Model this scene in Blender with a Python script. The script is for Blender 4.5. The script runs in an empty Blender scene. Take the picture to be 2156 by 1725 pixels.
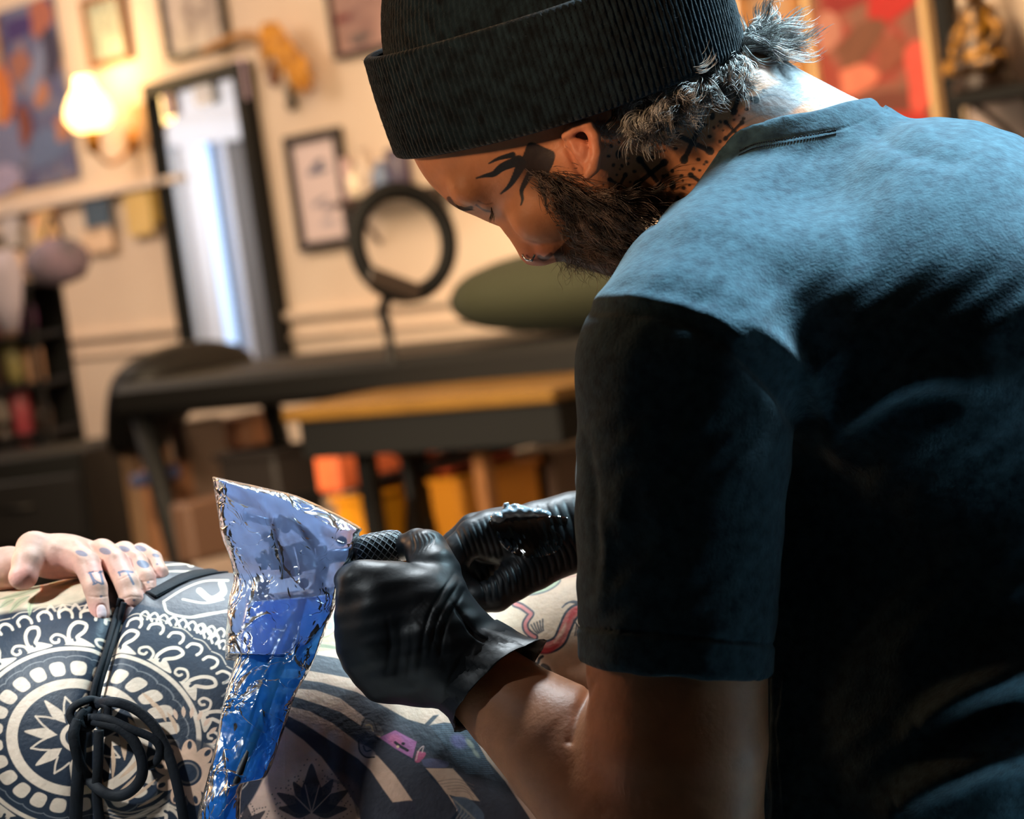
import bpy, math, random
import numpy as np
from mathutils import Matrix, Vector
random.seed(4); rng = np.random.default_rng(7)
SC = bpy.context.scene; COL = SC.collection
# ---------------------------------------------------------------- camera
FPX = 85/36*2156; CX, CY = 1078.0, 862.5
CAM = np.array([0, 0, 1.158]); PITCH = 0.076; ROLL = math.radians(8)
X0 = np.array([1., 0, 0]); U0 = np.array([0, math.sin(PITCH), math.cos(PITCH)]); FW = np.array([0, math.cos(PITCH), -math.sin(PITCH)])
RT = math.cos(ROLL)*X0 - math.sin(ROLL)*U0; UP = math.sin(ROLL)*X0 + math.cos(ROLL)*U0
cd = bpy.data.cameras.new('camera'); cam = bpy.data.objects.new('camera', cd); COL.objects.link(cam)
cd.lens = 85; cd.sensor_width = 36; cd.clip_start = 0.05
cd.dof.use_dof = True; cd.dof.focus_distance = 1.46; cd.dof.aperture_fstop = 8.0
cam.matrix_world = Matrix([[RT[0], UP[0], -FW[0], CAM[0]], [RT[1], UP[1], -FW[1], CAM[1]], [RT[2], UP[2], -FW[2], CAM[2]], [0, 0, 0, 1]])
SC.camera = cam
SC.view_settings.view_transform = 'Standard'; SC.view_settings.look = 'None'; SC.view_settings.gamma = 1.0
SC.view_settings.exposure = 0.0; SC.view_settings.use_curve_mapping = False
# ---------------------------------------------------------------- world, room lights and added fill lights
w = bpy.data.worlds.new('world'); SC.world = w; w.use_nodes = True
w.node_tree.nodes['Background'].inputs[0].default_value = (0.80, 0.92, 1.0, 1); w.node_tree.nodes['Background'].inputs[1].default_value = 0.011
def area(name, loc, target, size, power, color, spread=180, sy=None):
    l = bpy.data.lights.new(name, 'AREA'); l.energy = power; l.color = color; l.size = size; l.spread = math.radians(spread)
    if sy: l.shape = 'RECTANGLE'; l.size_y = sy
    o = bpy.data.objects.new(name, l); COL.objects.link(o); o.location = loc
    o.rotation_euler = (Vector(target)-Vector(loc)).to_track_quat('-Z', 'Y').to_euler(); return o
area('work_lamp_light', (-0.02, 2.35, 2.15), (-0.11, 1.6, 0.93), 0.22, 1.0, (0.84, 0.94, 1.0), 30)
area('ceiling_panel_light', (1.22, 2.05, 2.8), (0.56, 1.42, 1.25), 0.62, 27, (0.56, 0.86, 1.0), 40)
area('ceiling_or_fill_light', (-0.3, 5.0, 2.75), (0.3, 6.9, 1.2), 1.6, 100, (1.0, 0.72, 0.44))
area('ceiling_or_fill_light', (-2.6, 7.6, 2.8), (-1.6, 8.9, 1.3), 1.2, 62, (1.0, 0.80, 0.64))
area('ceiling_or_fill_light', (-1.1, 3.3, 2.5), (0.1, 5.9, 0.5), 0.6, 26, (1.0, 0.76, 0.5), 80)  # frontal one added to brighten the bins under the table
area('task_lamp_light', (-1.0, 1.2, 2.0), (-0.345, 1.52, 0.94), 0.10, 0.55, (0.88, 0.96, 1.0), 23)
area('side_bounce_fill', (-1.35, 2.3, 1.5), (0.1, 1.5, 1.25), 0.35, 10, (1.0, 0.52, 0.24))  # added warm fill in place of bounce from the wall side
area('neck_fill_light', (-0.9, 0.62, 1.42), (0.10, 1.44, 1.28), 0.12, 0.20, (1.0, 0.62, 0.34), 17)  # unseen warm light, narrowed to reach only the face and neck
area('low_fill_light', (-1.5, 3.7, 1.15), (0.0, 5.9, 0.62), 0.3, 11, (1.0, 0.80, 0.56), 75)  # added low light for the crates that the table top keeps dark
# ---------------------------------------------------------------- helpers
def P(px, py, d):
    return CAM + d*(FW + (px-CX)/FPX*RT - (py-CY)/FPX*UP)
QS = 1.5/FPX                                   # one q = one photo pixel at 1.5 m
def q2w(V):
    V = np.asarray(V, float); return CAM + (V[:, 0:1]*RT - V[:, 1:2]*UP + (V[:, 2:3]+FPX)*FW)*QS
def q2p(V):
    k = FPX/(FPX+V[:, 2]); return CX+V[:, 0]*k, CY+V[:, 1]*k
def Q(px, py, dz=0, r=None):
    k = (FPX+dz)/FPX; v = np.array([(px-CX)*k, (py-CY)*k, dz])
    return v if r is None else (v, r*k)
def tag(o, label=None, cat=None, group=None, kind=None):
    for k, v in (('label', label), ('category', cat), ('group', group), ('kind', kind)):
        if v: o[k] = v
    return o
def empty(name, loc, label=None, cat=None, group=None):
    o = bpy.data.objects.new(name, None); COL.objects.link(o); o.location = tuple(loc); o.empty_display_size = .05
    return tag(o, label, cat, group)
bpy_parents = {}
def mesh(name, V, F, mat, parent=None, smooth=True, col=None, colname='Col', uv=None):
    me = bpy.data.meshes.new(name); V = np.asarray(V, float)
    if parent is not None:
        V = V - np.array(parent_world(parent))
    me.from_pydata([tuple(v) for v in V], [], [tuple(int(i) for i in f) for f in F]) if not isinstance(F, np.ndarray) else fastmesh(me, V, F)
    me.validate(); me.update()
    if smooth: me.polygons.foreach_set('use_smooth', np.ones(len(me.polygons), bool))
    if col is not None:
        a = me.color_attributes.new(colname, 'FLOAT_COLOR', 'POINT'); c = np.ones((len(V), 4)); c[:, :3] = col; a.data.foreach_set('color', c.ravel())
    if uv is not None:
        l = me.uv_layers.new(name='UVMap'); idx = np.zeros(len(me.loops), int); me.loops.foreach_get('vertex_index', idx); l.data.foreach_set('uv', np.asarray(uv)[idx].ravel())
    me.materials.append(mat)
    o = bpy.data.objects.new(name, me); COL.objects.link(o)
    if parent is not None: o.parent = parent
    return o
def parent_world(p):
    v = np.array(p.location)
    while p.parent: p = p.parent; v = v+np.array(p.location)
    return v
def fastmesh(me, V, F):
    n = F.shape[1]; me.vertices.add(len(V)); me.vertices.foreach_set('co', V.ravel().astype(np.float32))
    me.loops.add(F.size); me.loops.foreach_set('vertex_index', F.ravel().astype(np.int32))
    me.polygons.add(len(F)); me.polygons.foreach_set('loop_start', np.arange(0, F.size, n, dtype=np.int32)); me.update(calc_edges=True)
# colours are given as sRGB 0..255 of the thing itself
def lin(c):
    c = np.asarray(c, float)/255; return np.where(c <= .04045, c/12.92, ((c+.055)/1.055)**2.4)
MATS = {}
def mat(name, c, rough=.6, metal=0, c2=None, nscale=20, bump=0, bscale=200, coat=0, sheen=0, spec=.5, attr=False, sss=0, ndetail=3, contrast=(.35, .65)):
    if name in MATS: return MATS[name]
    m = bpy.data.materials.new(name); m.use_nodes = True; nt = m.node_tree; b = nt.nodes['Principled BSDF']; MATS[name] = m
    b.inputs['Roughness'].default_value = rough; b.inputs['Metallic'].default_value = metal; b.inputs['Specular IOR Level'].default_value = spec
    b.inputs['Coat Weight'].default_value = coat; b.inputs['Sheen Weight'].default_value = sheen
    if c is not None: b.inputs['Base Color'].default_value = (*lin(c), 1)
    tc = nt.nodes.new('ShaderNodeTexCoord')
    if attr:
        a = nt.nodes.new('ShaderNodeVertexColor'); a.layer_name = 'Col'; src = a.outputs[0]
        n = nt.nodes.new('ShaderNodeTexNoise'); n.inputs['Scale'].default_value = nscale; n.inputs['Detail'].default_value = ndetail
        nt.links.new(tc.outputs['Object'], n.inputs['Vector'])
        mr = nt.nodes.new('ShaderNodeMapRange'); mr.inputs[1].default_value = .3; mr.inputs[2].default_value = .7; mr.inputs[3].default_value = .86; mr.inputs[4].default_value = 1.1
        nt.links.new(n.outputs[0], mr.inputs[0])
        mx = nt.nodes.new('ShaderNodeVectorMath'); mx.operation = 'SCALE'; nt.links.new(src, mx.inputs[0]); nt.links.new(mr.outputs[0], mx.inputs['Scale'])
        nt.links.new(mx.outputs[0], b.inputs['Base Color'])
    elif c2 is not None:
        n = nt.nodes.new('ShaderNodeTexNoise'); n.inputs['Scale'].default_value = nscale; n.inputs['Detail'].default_value = ndetail
        nt.links.new(tc.outputs['Object'], n.inputs['Vector'])
        r = nt.nodes.new('ShaderNodeValToRGB'); r.color_ramp.elements[0].position = contrast[0]; r.color_ramp.elements[1].position = contrast[1]
        r.color_ramp.elements[0].color = (*lin(c), 1); r.color_ramp.elements[1].color = (*lin(c2), 1)
        nt.links.new(n.outputs[0], r.inputs[0]); nt.links.new(r.outputs[0], b.inputs['Base Color'])
    if bump:
        n = nt.nodes.new('ShaderNodeTexNoise'); n.inputs['Scale'].default_value = bscale; n.inputs['Detail'].default_value = 4
        nt.links.new(tc.outputs['Object'], n.inputs['Vector'])
        bp = nt.nodes.new('ShaderNodeBump'); bp.inputs['Strength'].default_value = bump; bp.inputs['Distance'].default_value = .001
        nt.links.new(n.outputs[0], bp.inputs['Height']); nt.links.new(bp.outputs[0], b.inputs['Normal'])
    if sss:
        b.inputs['Subsurface Weight'].default_value = sss; b.inputs['Subsurface Scale'].default_value = .004; b.inputs['Subsurface Radius'].default_value = (1, .35, .2)
    return m
def emis(name, c, s):
    m = bpy.data.materials.new(name); m.use_nodes = True; b = m.node_tree.nodes['Principled BSDF']
    b.inputs['Base Color'].default_value = (*lin(c), 1); b.inputs['Emission Color'].default_value = (*lin(c), 1); b.inputs['Emission Strength'].default_value = s; return m
# ---- poly builders (world coordinates)
def box_vf(c, ax, ay, az, bev=0):
    """box centred at c with half-axis vectors; bev chamfers all edges"""
    c = np.asarray(c, float); A = [np.asarray(a, float) for a in (ax, ay, az)]; L = [np.linalg.norm(a) for a in A]
    if bev <= 0:
        V = [c+sx*A[0]+sy*A[1]+sz*A[2] for sx in (-1, 1) for sy in (-1, 1) for sz in (-1, 1)]
        return V, [(0, 1, 3, 2), (4, 6, 7, 5), (0, 4, 5, 1), (2, 3, 7, 6), (0, 2, 6, 4), (1, 5, 7, 3)]
    bev = min(bev, .45*min(L)); V = []; F = []; idx = {}
    for s in [(a, b, d) for a in (-1, 1) for b in (-1, 1) for d in (-1, 1)]:
        for k in range(3):
            v = c.copy()
            for j in range(3): v = v + s[j]*A[j]*((L[j]-(0 if j == k else bev))/L[j])
            idx[(s, k)] = len(V); V.append(v)
    for k in range(3):
        i, j = [t for t in range(3) if t != k]
        for sg in (-1, 1):
            q = []
            for a, b in ((-1, -1), (1, -1), (1, 1), (-1, 1)):
                s = [0]*3; s[k] = sg; s[i] = a; s[j] = b; q.append(idx[(tuple(s), k)])
            F.append(tuple(q))
    for k in range(3):
        i, j = [t for t in range(3) if t != k]
        for a in (-1, 1):
            for b in (-1, 1):
                s0 = [0]*3; s0[i] = a; s0[j] = b; s1 = list(s0); s0[k] = -1; s1[k] = 1; s0 = tuple(s0); s1 = tuple(s1)
                F.append((idx[(s0, i)], idx[(s0, j)], idx[(s1, j)], idx[(s1, i)]))
    for s in [(a, b, d) for a in (-1, 1) for b in (-1, 1) for d in (-1, 1)]: F.append((idx[(s, 0)], idx[(s, 1)], idx[(s, 2)]))
    return V, F
class MB:
    def __init__(s): s.V = []; s.F = []; s.C = []
    def add(s, V, F, col=None):
        n = len(s.V); s.V += [np.asarray(v, float) for v in V]; s.F += [tuple(int(i)+n for i in f) for f in F]; s.C += [col if col is not None else (1, 1, 1)]*len(V); return s
    def box(s, c, ax, ay, az, bev=0, col=None): return s.add(*box_vf(c, ax, ay, az, bev), col)
    def tube(s, pts, r, n=10, cap=True, flat=1.0, nrm=None, col=None):
        return s.add(*tube_vf(pts, r, n, cap, flat, nrm), col)
    def lathe(s, base, axis, prof, n=24, col=None):
        base = np.asarray(base, float); a = np.asarray(axis, float); a = a/np.linalg.norm(a)
        u = np.cross(a, [0, 0, 1.]) if abs(a[2]) < .9 else np.cross(a, [1., 0, 0]); u /= np.linalg.norm(u); v = np.cross(a, u)
        V = []; F = []
        for r, h in prof:
            for k in range(n): t = 2*math.pi*k/n; V.append(base+a*h+(u*math.cos(t)+v*math.sin(t))*max(r, 1e-4))
        for i in range(len(prof)-1):
            for k in range(n): F.append((i*n+k, i*n+(k+1) % n, (i+1)*n+(k+1) % n, (i+1)*n+k))
        F.append(tuple(range(n))[::-1]); F.append(tuple((len(prof)-1)*n+k for k in range(n)))
        return s.add(V, F, col)
    def build(s, name, m, parent=None, smooth=False, usecol=False):
        o = mesh(name, np.array(s.V), s.F, m, parent, smooth, col=(np.array(s.C) if usecol else None))
        if not smooth: pass
        return o
def smoothpath(pts, n):
    """Catmull-Rom through pts"""
    p = np.asarray(pts, float); p = np.vstack([2*p[0]-p[1], p, 2*p[-1]-p[-2]]); m = len(p)-3
    t = np.linspace(0, m-1e-6, n); i = t.astype(int); u = (t-i)[:, None]
    a, b, c, d = p[i], p[i+1], p[i+2], p[i+3]
    return .5*((2*b)+(-a+c)*u+(2*a-5*b+4*c-d)*u*u+(-a+3*b-3*c+d)*u**3)
def tube_vf(pts, r, n=10, cap=True, flat=1.0, nrm=None):
    p = np.asarray(pts, float); m = len(p); r = np.broadcast_to(np.asarray(r, float), (m,))
    T = np.gradient(p, axis=0); T /= np.linalg.norm(T, axis=1)[:, None]+1e-12
    if nrm is None:
        a = np.array([.3, .5, .81]) if abs(T[0]@[.3, .5, .81]) < .9 else np.array([1., 0, 0])
    else: a = np.asarray(nrm, float)
    N = np.zeros_like(p); 
    for i in range(m):
        a2 = a-(a@T[i])*T[i]; a2 /= np.linalg.norm(a2)+1e-12; N[i] = a2; a = a2 if nrm is None else a
    B = np.cross(T, N); th = np.arange(n)*2*math.pi/n
    V = (p[:, None, :]+r[:, None, None]*(N[:, None, :]*np.cos(th)[None, :, None]*flat+B[:, None, :]*np.sin(th)[None, :, None])).reshape(-1, 3)
    F = [(i*n+k, i*n+(k+1) % n, (i+1)*n+(k+1) % n, (i+1)*n+k) for i in range(m-1) for k in range(n)]
    if cap: F.append(tuple(range(n))[::-1]); F.append(tuple((m-1)*n+k for k in range(n)))
    return list(V), F
# ---- implicit surfaces in q space
def smin(a, b, k):
    h = np.clip(.5+.5*(b-a)/k, 0, 1); return b+(a-b)*h-k*h*(1-h)
class Vox:
    def __init__(s, lo, n, h):
        s.X, s.Y, s.Z = [(lo[i]+h*np.arange(n[i], dtype=np.float32)).reshape([-1 if k == i else 1 for k in range(3)]).astype(np.float32) for i in range(3)]
        s.D = np.full(n, 1e4, np.float32)
class Grid:
    """implicit solid: operations are recorded, then evaluated only in the blocks its surface passes through"""
    def __init__(s, lo, hi, h):
        s.h = h; s.lo = np.array(lo, float); s.n = np.ceil((np.array(hi)-s.lo)/h).astype(int)+1; s.ops = []
    def cone(s, a, b):
        (pa, ra), (pb, rb) = a, b; d = pb-pa; L = float(d@d)+1e-6; f = np.float32
        def ev(g):
            t = np.clip(((g.X-f(pa[0]))*f(d[0])+(g.Y-f(pa[1]))*f(d[1])+(g.Z-f(pa[2]))*f(d[2]))/f(L), 0, 1)
            return np.sqrt((g.X-f(pa[0])-t*f(d[0]))**2+(g.Y-f(pa[1])-t*f(d[1]))**2+(g.Z-f(pa[2])-t*f(d[2]))**2)-(f(ra)+t*f(rb-ra))
        return ev
    def ell(s, c, r, R=None):
        f = np.float32
        def ev(g):
            x, y, z = g.X-f(c[0]), g.Y-f(c[1]), g.Z-f(c[2])
            if R is not None:
                M = np.asarray(R, np.float32); x, y, z = M[0, 0]*x+M[0, 1]*y+M[0, 2]*z, M[1, 0]*x+M[1, 1]*y+M[1, 2]*z, M[2, 0]*x+M[2, 1]*y+M[2, 2]*z
            k = np.sqrt((x/f(r[0]))**2+(y/f(r[1]))**2+(z/f(r[2]))**2); q = np.sqrt((x/f(r[0]**2))**2+(y/f(r[1]**2))**2+(z/f(r[2]**2))**2)+f(1e-6)
            return k*(k-1)/q
        return ev
    def op(s, fn): s.ops.append(fn)
    def u(s, d, k=20):
        def ev(g): v = d(g); g.D = smin(g.D, v, np.float32(k)) if k > 0 else np.minimum(g.D, v)
        s.ops.append(ev)
    def chain(s, pts, k=20, k0=None):
        """rounded limb through pts [(px,py,dz,r)...]"""
        q = [Q(*p[:3], p[3]) for p in pts]; cs = [s.cone(a, b) for a, b in zip(q[:-1], q[1:])]
        def dd(g):
            D = None
            for c in cs: D = c(g) if D is None else smin(D, c(g), np.float32(6))
            return D
        s.u(dd, k)
    def sub(s, d, k=8):
        def ev(g): g.D = -smin(-g.D, d(g), np.float32(k))
        s.ops.append(ev)
    def run(s, g):
        for o in s.ops: o(g)
    def fill(s):
        B = 24; D = np.empty(s.n, np.float32); nb = np.ceil(s.n/B).astype(int)
        c = Vox(s.lo+s.h*(B-1)/2, nb, s.h*B); s.run(c); rad = s.h*B*.87*1.35+12
        for i in range(nb[0]):
            for j in range(nb[1]):
                for k in range(nb[2]):
                    a = np.array([i, j, k])*B; b = np.minimum(a+B, s.n); sl = tuple(slice(a[t], b[t]) for t in range(3)); d = c.D[i, j, k]
                    if abs(d) > rad: D[sl] = d
                    else: g = Vox(s.lo+s.h*a, b-a, s.h); s.run(g); D[sl] = g.D
        s.D = D
    def net(s):
        s.fill(); D = s.D; S = D < 0; nx, ny, nz = D.shape
        c = np.zeros((nx-1, ny-1, nz-1), np.uint8)
        for i in (0, 1):
            for j in (0, 1):
                for k in (0, 1): c += S[i:nx-1+i, j:ny-1+j, k:nz-1+k]
        A = np.argwhere((c > 0) & (c < 8)); idx = np.full((nx-1, ny-1, nz-1), -1, np.int64); idx[A[:, 0], A[:, 1], A[:, 2]] = np.arange(len(A))
        off = [(i, j, k) for i in (0, 1) for j in (0, 1) for k in (0, 1)]
        cv = np.stack([D[A[:, 0]+o[0], A[:, 1]+o[1], A[:, 2]+o[2]] for o in off], 1)
        acc = np.zeros((len(A), 3)); cnt = np.zeros(len(A))
        for a in range(8):
            for b in range(a+1, 8):
                if sum(abs(np.array(off[a])-np.array(off[b]))) != 1: continue
                m = (cv[:, a] < 0) != (cv[:, b] < 0); t = cv[:, a]/(cv[:, a]-cv[:, b]+1e-12)
                p = np.array(off[a])[None]+t[:, None]*(np.array(off[b])-np.array(off[a]))[None]
                acc[m] += p[m]; cnt[m] += 1
        V = s.lo+s.h*(A+acc/cnt[:, None]); Fs = []
        for ax in range(3):
            sl0 = [slice(None)]*3; sl1 = [slice(None)]*3; sl0[ax] = slice(0, -1); sl1[ax] = slice(1, None)
            a = S[tuple(sl0)]; b = S[tuple(sl1)]; E = np.argwhere(a != b)
            o1, o2 = [t for t in range(3) if t != ax]
            E = E[(E[:, o1] > 0) & (E[:, o2] > 0) & (E[:, o1] < D.shape[o1]-1) & (E[:, o2] < D.shape[o2]-1)]
            ins = S[E[:, 0], E[:, 1], E[:, 2]]
            def ci(d1, d2):
                G = E.copy(); G[:, o1] -= d1; G[:, o2] -= d2; return idx[G[:, 0], G[:, 1], G[:, 2]]
            q = np.stack([ci(1, 1), ci(0, 1), ci(0, 0), ci(1, 0)], 1)
            flip = ins if ax != 1 else ~ins
            q[~flip] = q[~flip][:, ::-1]; Fs.append(q)
        F = np.vstack(Fs); F = F[(F >= 0).all(1)]; return V, F
def vnormals(V, F):
    n = np.cross(V[F[:, 2]]-V[F[:, 0]], V[F[:, 3]]-V[F[:, 1]]); N = np.zeros_like(V)
    for k in range(4): 
        for j in range(3): N[:, j] += np.bincount(F[:, k], n[:, j], len(V))
    return N/(np.linalg.norm(N, axis=1)[:, None]+1e-9)
def relax(V, F, it=1, lam=.5):
    e = np.vstack([F[:, [0, 1]], F[:, [1, 2]], F[:, [2, 3]], F[:, [3, 0]]]); n = len(V)
    deg = np.bincount(e[:, 0], minlength=n)+np.bincount(e[:, 1], minlength=n)
    for _ in range(it):
        S = np.stack([np.bincount(e[:, 0], V[e[:, 1], j], n)+np.bincount(e[:, 1], V[e[:, 0], j], n) for j in range(3)], 1)
        V = V+lam*(S/np.maximum(deg, 1)[:, None]-V)
    return V
def subdiv(V, F):
    n = len(V); E = np.vstack([F[:, [0, 1]], F[:, [1, 2]], F[:, [2, 3]], F[:, [3, 0]]]); E.sort(1)
    key = E[:, 0]*n+E[:, 1]; u, inv = np.unique(key, return_inverse=True); a, b = u//n, u % n
    em = (V[a]+V[b])/2; fc = V[F].mean(1); m = len(F); e = inv.reshape(4, m)+n; f = np.arange(m)+n+len(u)
    V2 = np.vstack([V, em, fc])
    F2 = np.vstack([np.stack([F[:, 0], e[0], f, e[3]], 1), np.stack([e[0], F[:, 1], e[1], f], 1), np.stack([f, e[1], F[:, 2], e[2]], 1), np.stack([e[3], f, e[2], F[:, 3]], 1)])
    return V2, F2
def segdist(x, y, pts):
    """distance to an open polyline, with the arc parameter 0..1"""
    p = np.asarray(pts, float); D = np.full(x.shape, 1e9); T = np.zeros(x.shape); m = len(p)-1
    for i in range(m):
        a, b = p[i], p[i+1]; d = b-a; t = np.clip(((x-a[0])*d[0]+(y-a[1])*d[1])/(d@d+1e-9), 0, 1)
        q = np.hypot(x-a[0]-t*d[0], y-a[1]-t*d[1]); k = q < D; D[k] = q[k]; T[k] = (i+t[k])/m
    return D, T
def inpoly(x, y, pts):
    p = np.asarray(pts, float); c = np.zeros(x.shape, bool); j = len(p)-1
    for i in range(len(p)):
        if p[i][1] != p[j][1]:
            k = ((p[i][1] > y) != (p[j][1] > y)) & (x < (p[j][0]-p[i][0])*(y-p[i][1])/(p[j][1]-p[i][1])+p[i][0]); c ^= k
        j = i
    return c
class Paint:
    """tattoo ink and skin tone laid on the points of a surface (x, y across it)"""
    def __init__(s, x, y, base): s.x = x; s.y = y; s.c = np.tile(lin(base), (len(x), 1))
    def mix(s, m, col, a=1):
        m = (np.clip(m, 0, 1)*a)[:, None]; s.c = s.c*(1-m)+lin(col)*m
    def line(s, pts, w, col, a=1, aa=1.6, n=None, taper=False):
        p = smoothpath(pts, n or 6*len(pts)) if len(pts) > 2 else np.array(pts, float); pad = w+8
        k = np.where((s.x > p[:, 0].min()-pad) & (s.x < p[:, 0].max()+pad) & (s.y > p[:, 1].min()-pad) & (s.y < p[:, 1].max()+pad))[0]
        if not len(k): return
        D, T = segdist(s.x[k], s.y[k], p); W = w/2*(np.sin(np.pi*np.clip(T, .02, .98))**.6 if taper else 1)
        m = (np.clip((W-D)/aa+.5, 0, 1)*a)[:, None]; s.c[k] = s.c[k]*(1-m)+lin(col)*m
    def poly(s, pts, col, a=1, smooth=True, aa=1.6, clip=None):
        p = smoothpath(list(pts)+[pts[0]], 8*len(pts)) if smooth else np.array(list(pts)+[pts[0]], float); pad = 6
        k = np.where((s.x > p[:, 0].min()-pad) & (s.x < p[:, 0].max()+pad) & (s.y > p[:, 1].min()-pad) & (s.y < p[:, 1].max()+pad))[0]
        if not len(k): return
        D, T = segdist(s.x[k], s.y[k], p); sg = np.where(inpoly(s.x[k], s.y[k], p), 1, -1)
        m = np.clip(sg*D/aa+.5, 0, 1)*a
        if clip is not None: m = m*clip[k]
        m = m[:, None]; s.c[k] = s.c[k]*(1-m)+lin(col)*m
    def dot(s, x, y, rx, ry, col, a=1, ang=0, aa=1.5):
        dx, dy = s.x-x, s.y-y; c, n = math.cos(ang), math.sin(ang); u, v = dx*c+dy*n, -dx*n+dy*c
        s.mix(np.clip((1-np.hypot(u/rx, v/ry))*min(rx, ry)/aa+.5, 0, 1), col, a)

# ---- many fine strands in one mesh, all at once
def strands(P_, r, n=3):
    """P_ (strands, points, 3) world points; r one radius per strand"""
    S, m, _ = P_.shape; T = np.gradient(P_, axis=1); T /= np.linalg.norm(T, axis=2)[..., None]+1e-12; a = np.array([.31, .52, .79]); N = a-(T@a)[..., None]*T; N /= np.linalg.norm(N, axis=2)[..., None]+1e-9; B = np.cross(T, N)
    th = np.arange(n)*2*math.pi/n; w_ = (np.asarray(r)[:, None]*(1-.75*np.linspace(0, 1, m)**3)[None])[..., None, None]
    V = P_[:, :, None, :]+w_*(N[:, :, None, :]*np.cos(th)[None, None, :, None]+B[:, :, None, :]*np.sin(th)[None, None, :, None])
    idx = np.arange(S*m*n).reshape(S, m, n); a_, b_ = idx[:, :-1], idx[:, 1:]
    F = np.stack([a_, np.roll(a_, -1, 2), np.roll(b_, -1, 2), b_], -1).reshape(-1, 4); return V.reshape(-1, 3), F
def curls(base, d, L, amp, turns, n=16, droop=None):
    """base, d (S,3); L, amp, turns (S,)"""
    S = len(base); d = d/np.linalg.norm(d, axis=1)[:, None]; u = np.cross(d, rng.normal(size=(S, 3))); u /= np.linalg.norm(u, axis=1)[:, None]; v = np.cross(d, u); t = np.linspace(0, 1, n)[None, :]; ph = rng.uniform(0, 6.28, S)[:, None]; A = amp[:, None]*t**.7
    c = A*(np.cos(ph+turns[:, None]*6.28*t)-np.cos(ph)); s_ = A*(np.sin(ph+turns[:, None]*6.28*t)-np.sin(ph))
    p = base[:, None, :]+(t*L[:, None])[..., None]*d[:, None, :]+c[..., None]*u[:, None, :]+s_[..., None]*v[:, None, :]
    if droop is not None: p = p+(t**2)[..., None]*droop[:, None, :]
    return q2w(p.reshape(-1, 3)).reshape(S, n, 3)
from mathutils.bvhtree import BVHTree
BVH = {}
def surf(key, Vw, F, box=None):
    """ray target made of the faces that face the front within a pixel box"""
    Vc = Vw-CAM; z = Vc@FW; x = CX+FPX*(Vc@RT)/z; y = CY-FPX*(Vc@UP)/z
    k = np.ones(len(F), bool)
    if box: cx, cy = x[F].mean(1), y[F].mean(1); k = (cx > box[0]) & (cx < box[2]) & (cy > box[1]) & (cy < box[3])
    n_ = np.cross(Vw[F[:, 2]]-Vw[F[:, 0]], Vw[F[:, 3]]-Vw[F[:, 1]]); k &= (n_*(Vw[F[:, 0]]-CAM)).sum(1) < 0
    F = F[k]; u, inv = np.unique(F, return_inverse=True); BVH[key] = BVHTree.FromPolygons(Vw[u].tolist(), inv.reshape(F.shape).tolist())
def near_surface(key, pts, lift=0.):
    out = []
    for p in pts:
        d = Vector(ray(p[0], p[1])).normalized(); h = BVH[key].ray_cast(Vector(CAM), d)
        out.append(None if h[0] is None else np.array(h[0])-np.array(d)*lift*QS)
    return out
def w2q(h):
    v = np.asarray(h)-CAM; return np.array([v@RT, -(v@UP), v@FW])/QS-np.array([0, 0, FPX])
def finish_fine(G, name, m, parent, paint=None, disp=None, levels=1, it=2, box=None):
    V, F = G.net(); V = relax(V, F, it); N = vnormals(V, F)
    if (N*(V-V.mean(0))).sum() < 0: F = F[:, ::-1].copy()
    for l in range(levels): V, F = subdiv(V, F); V = relax(V, F, 1, .5)
    N = vnormals(V, F); px, py = q2p(V)
    if disp is not None: V = V+N*disp(V, N, px, py)[:, None]
    W = q2w(V)
    if box: surf(name, W, F, box)
    return mesh(name, W, F, m, parent, True, col=paint(V, N, px, py) if paint else None)
# ================================================================ ROOM
TH = math.radians(52); WT = np.array([math.cos(TH), -math.sin(TH), 0]); WN = np.array([-math.sin(TH), -math.cos(TH), 0]); W0 = np.array([0, 7., 0]); ZZ = np.array([0, 0, 1.])
def ray(px, py): d = FW+(px-CX)/FPX*RT-(py-CY)/FPX*UP; return d
def wall_pt(px, py, off=0):
    d = ray(px, py); p0 = W0+WN*off; k = ((p0-CAM)@WN)/(d@WN); p = CAM+k*d; return (p-W0)@WT, p[2]
def wp(s, z, off=0): return W0+WT*s+WN*off+ZZ*z
LW0 = W0+WT*(-3.9)                               # corner of the room; the left wall runs along WN
def mir_pt(px, py, off=0):
    d = ray(px, py); k = ((W0+WN*.03-CAM)@WN)/(d@WN); p = CAM+k*d; r = d-2*(d@WN)*WN
    q = ((LW0+WT*off-p)@WT)/(r@WT); h = p+q*r; return (h-LW0)@WN, h[2]
def lp(m, z, off=0): return LW0+WN*m+WT*off+ZZ*z
m_wall = mat('warm_cream_plaster', (214, 190, 168), .85, c2=(222, 200, 178), nscale=2, bump=.3, bscale=60)
m_floor = mat('dark_floor', (30, 24, 20), .6, c2=(38, 30, 24), nscale=4)
m_white = mat('white_paint', (235, 236, 242), .5)
m_black = mat('black_paint', (8, 8, 8), .6, spec=.3)
m_dwood = mat('dark_wood', (46, 30, 22), .5, c2=(66, 42, 28), nscale=12)
m_wood = mat('warm_wood', (140, 92, 48), .5, c2=(170, 118, 62), nscale=9)
m_glassf = mat('pane_grey', (118, 114, 112), .4)
def wallslab(name, a, b, z0, z1, nrm, th, m):
    c = (a+b)/2-nrm*th/2; o = MB().box(c+ZZ*((z0+z1)/2), (b-a)/2, nrm*th/2, ZZ*(z1-z0)/2).build(name, m); tag(o, kind='structure'); return o
wallslab('wall_back', wp(-4.1, 0), wp(9.0, 0), 0, 2.95, WN, .12, m_wall)
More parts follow.
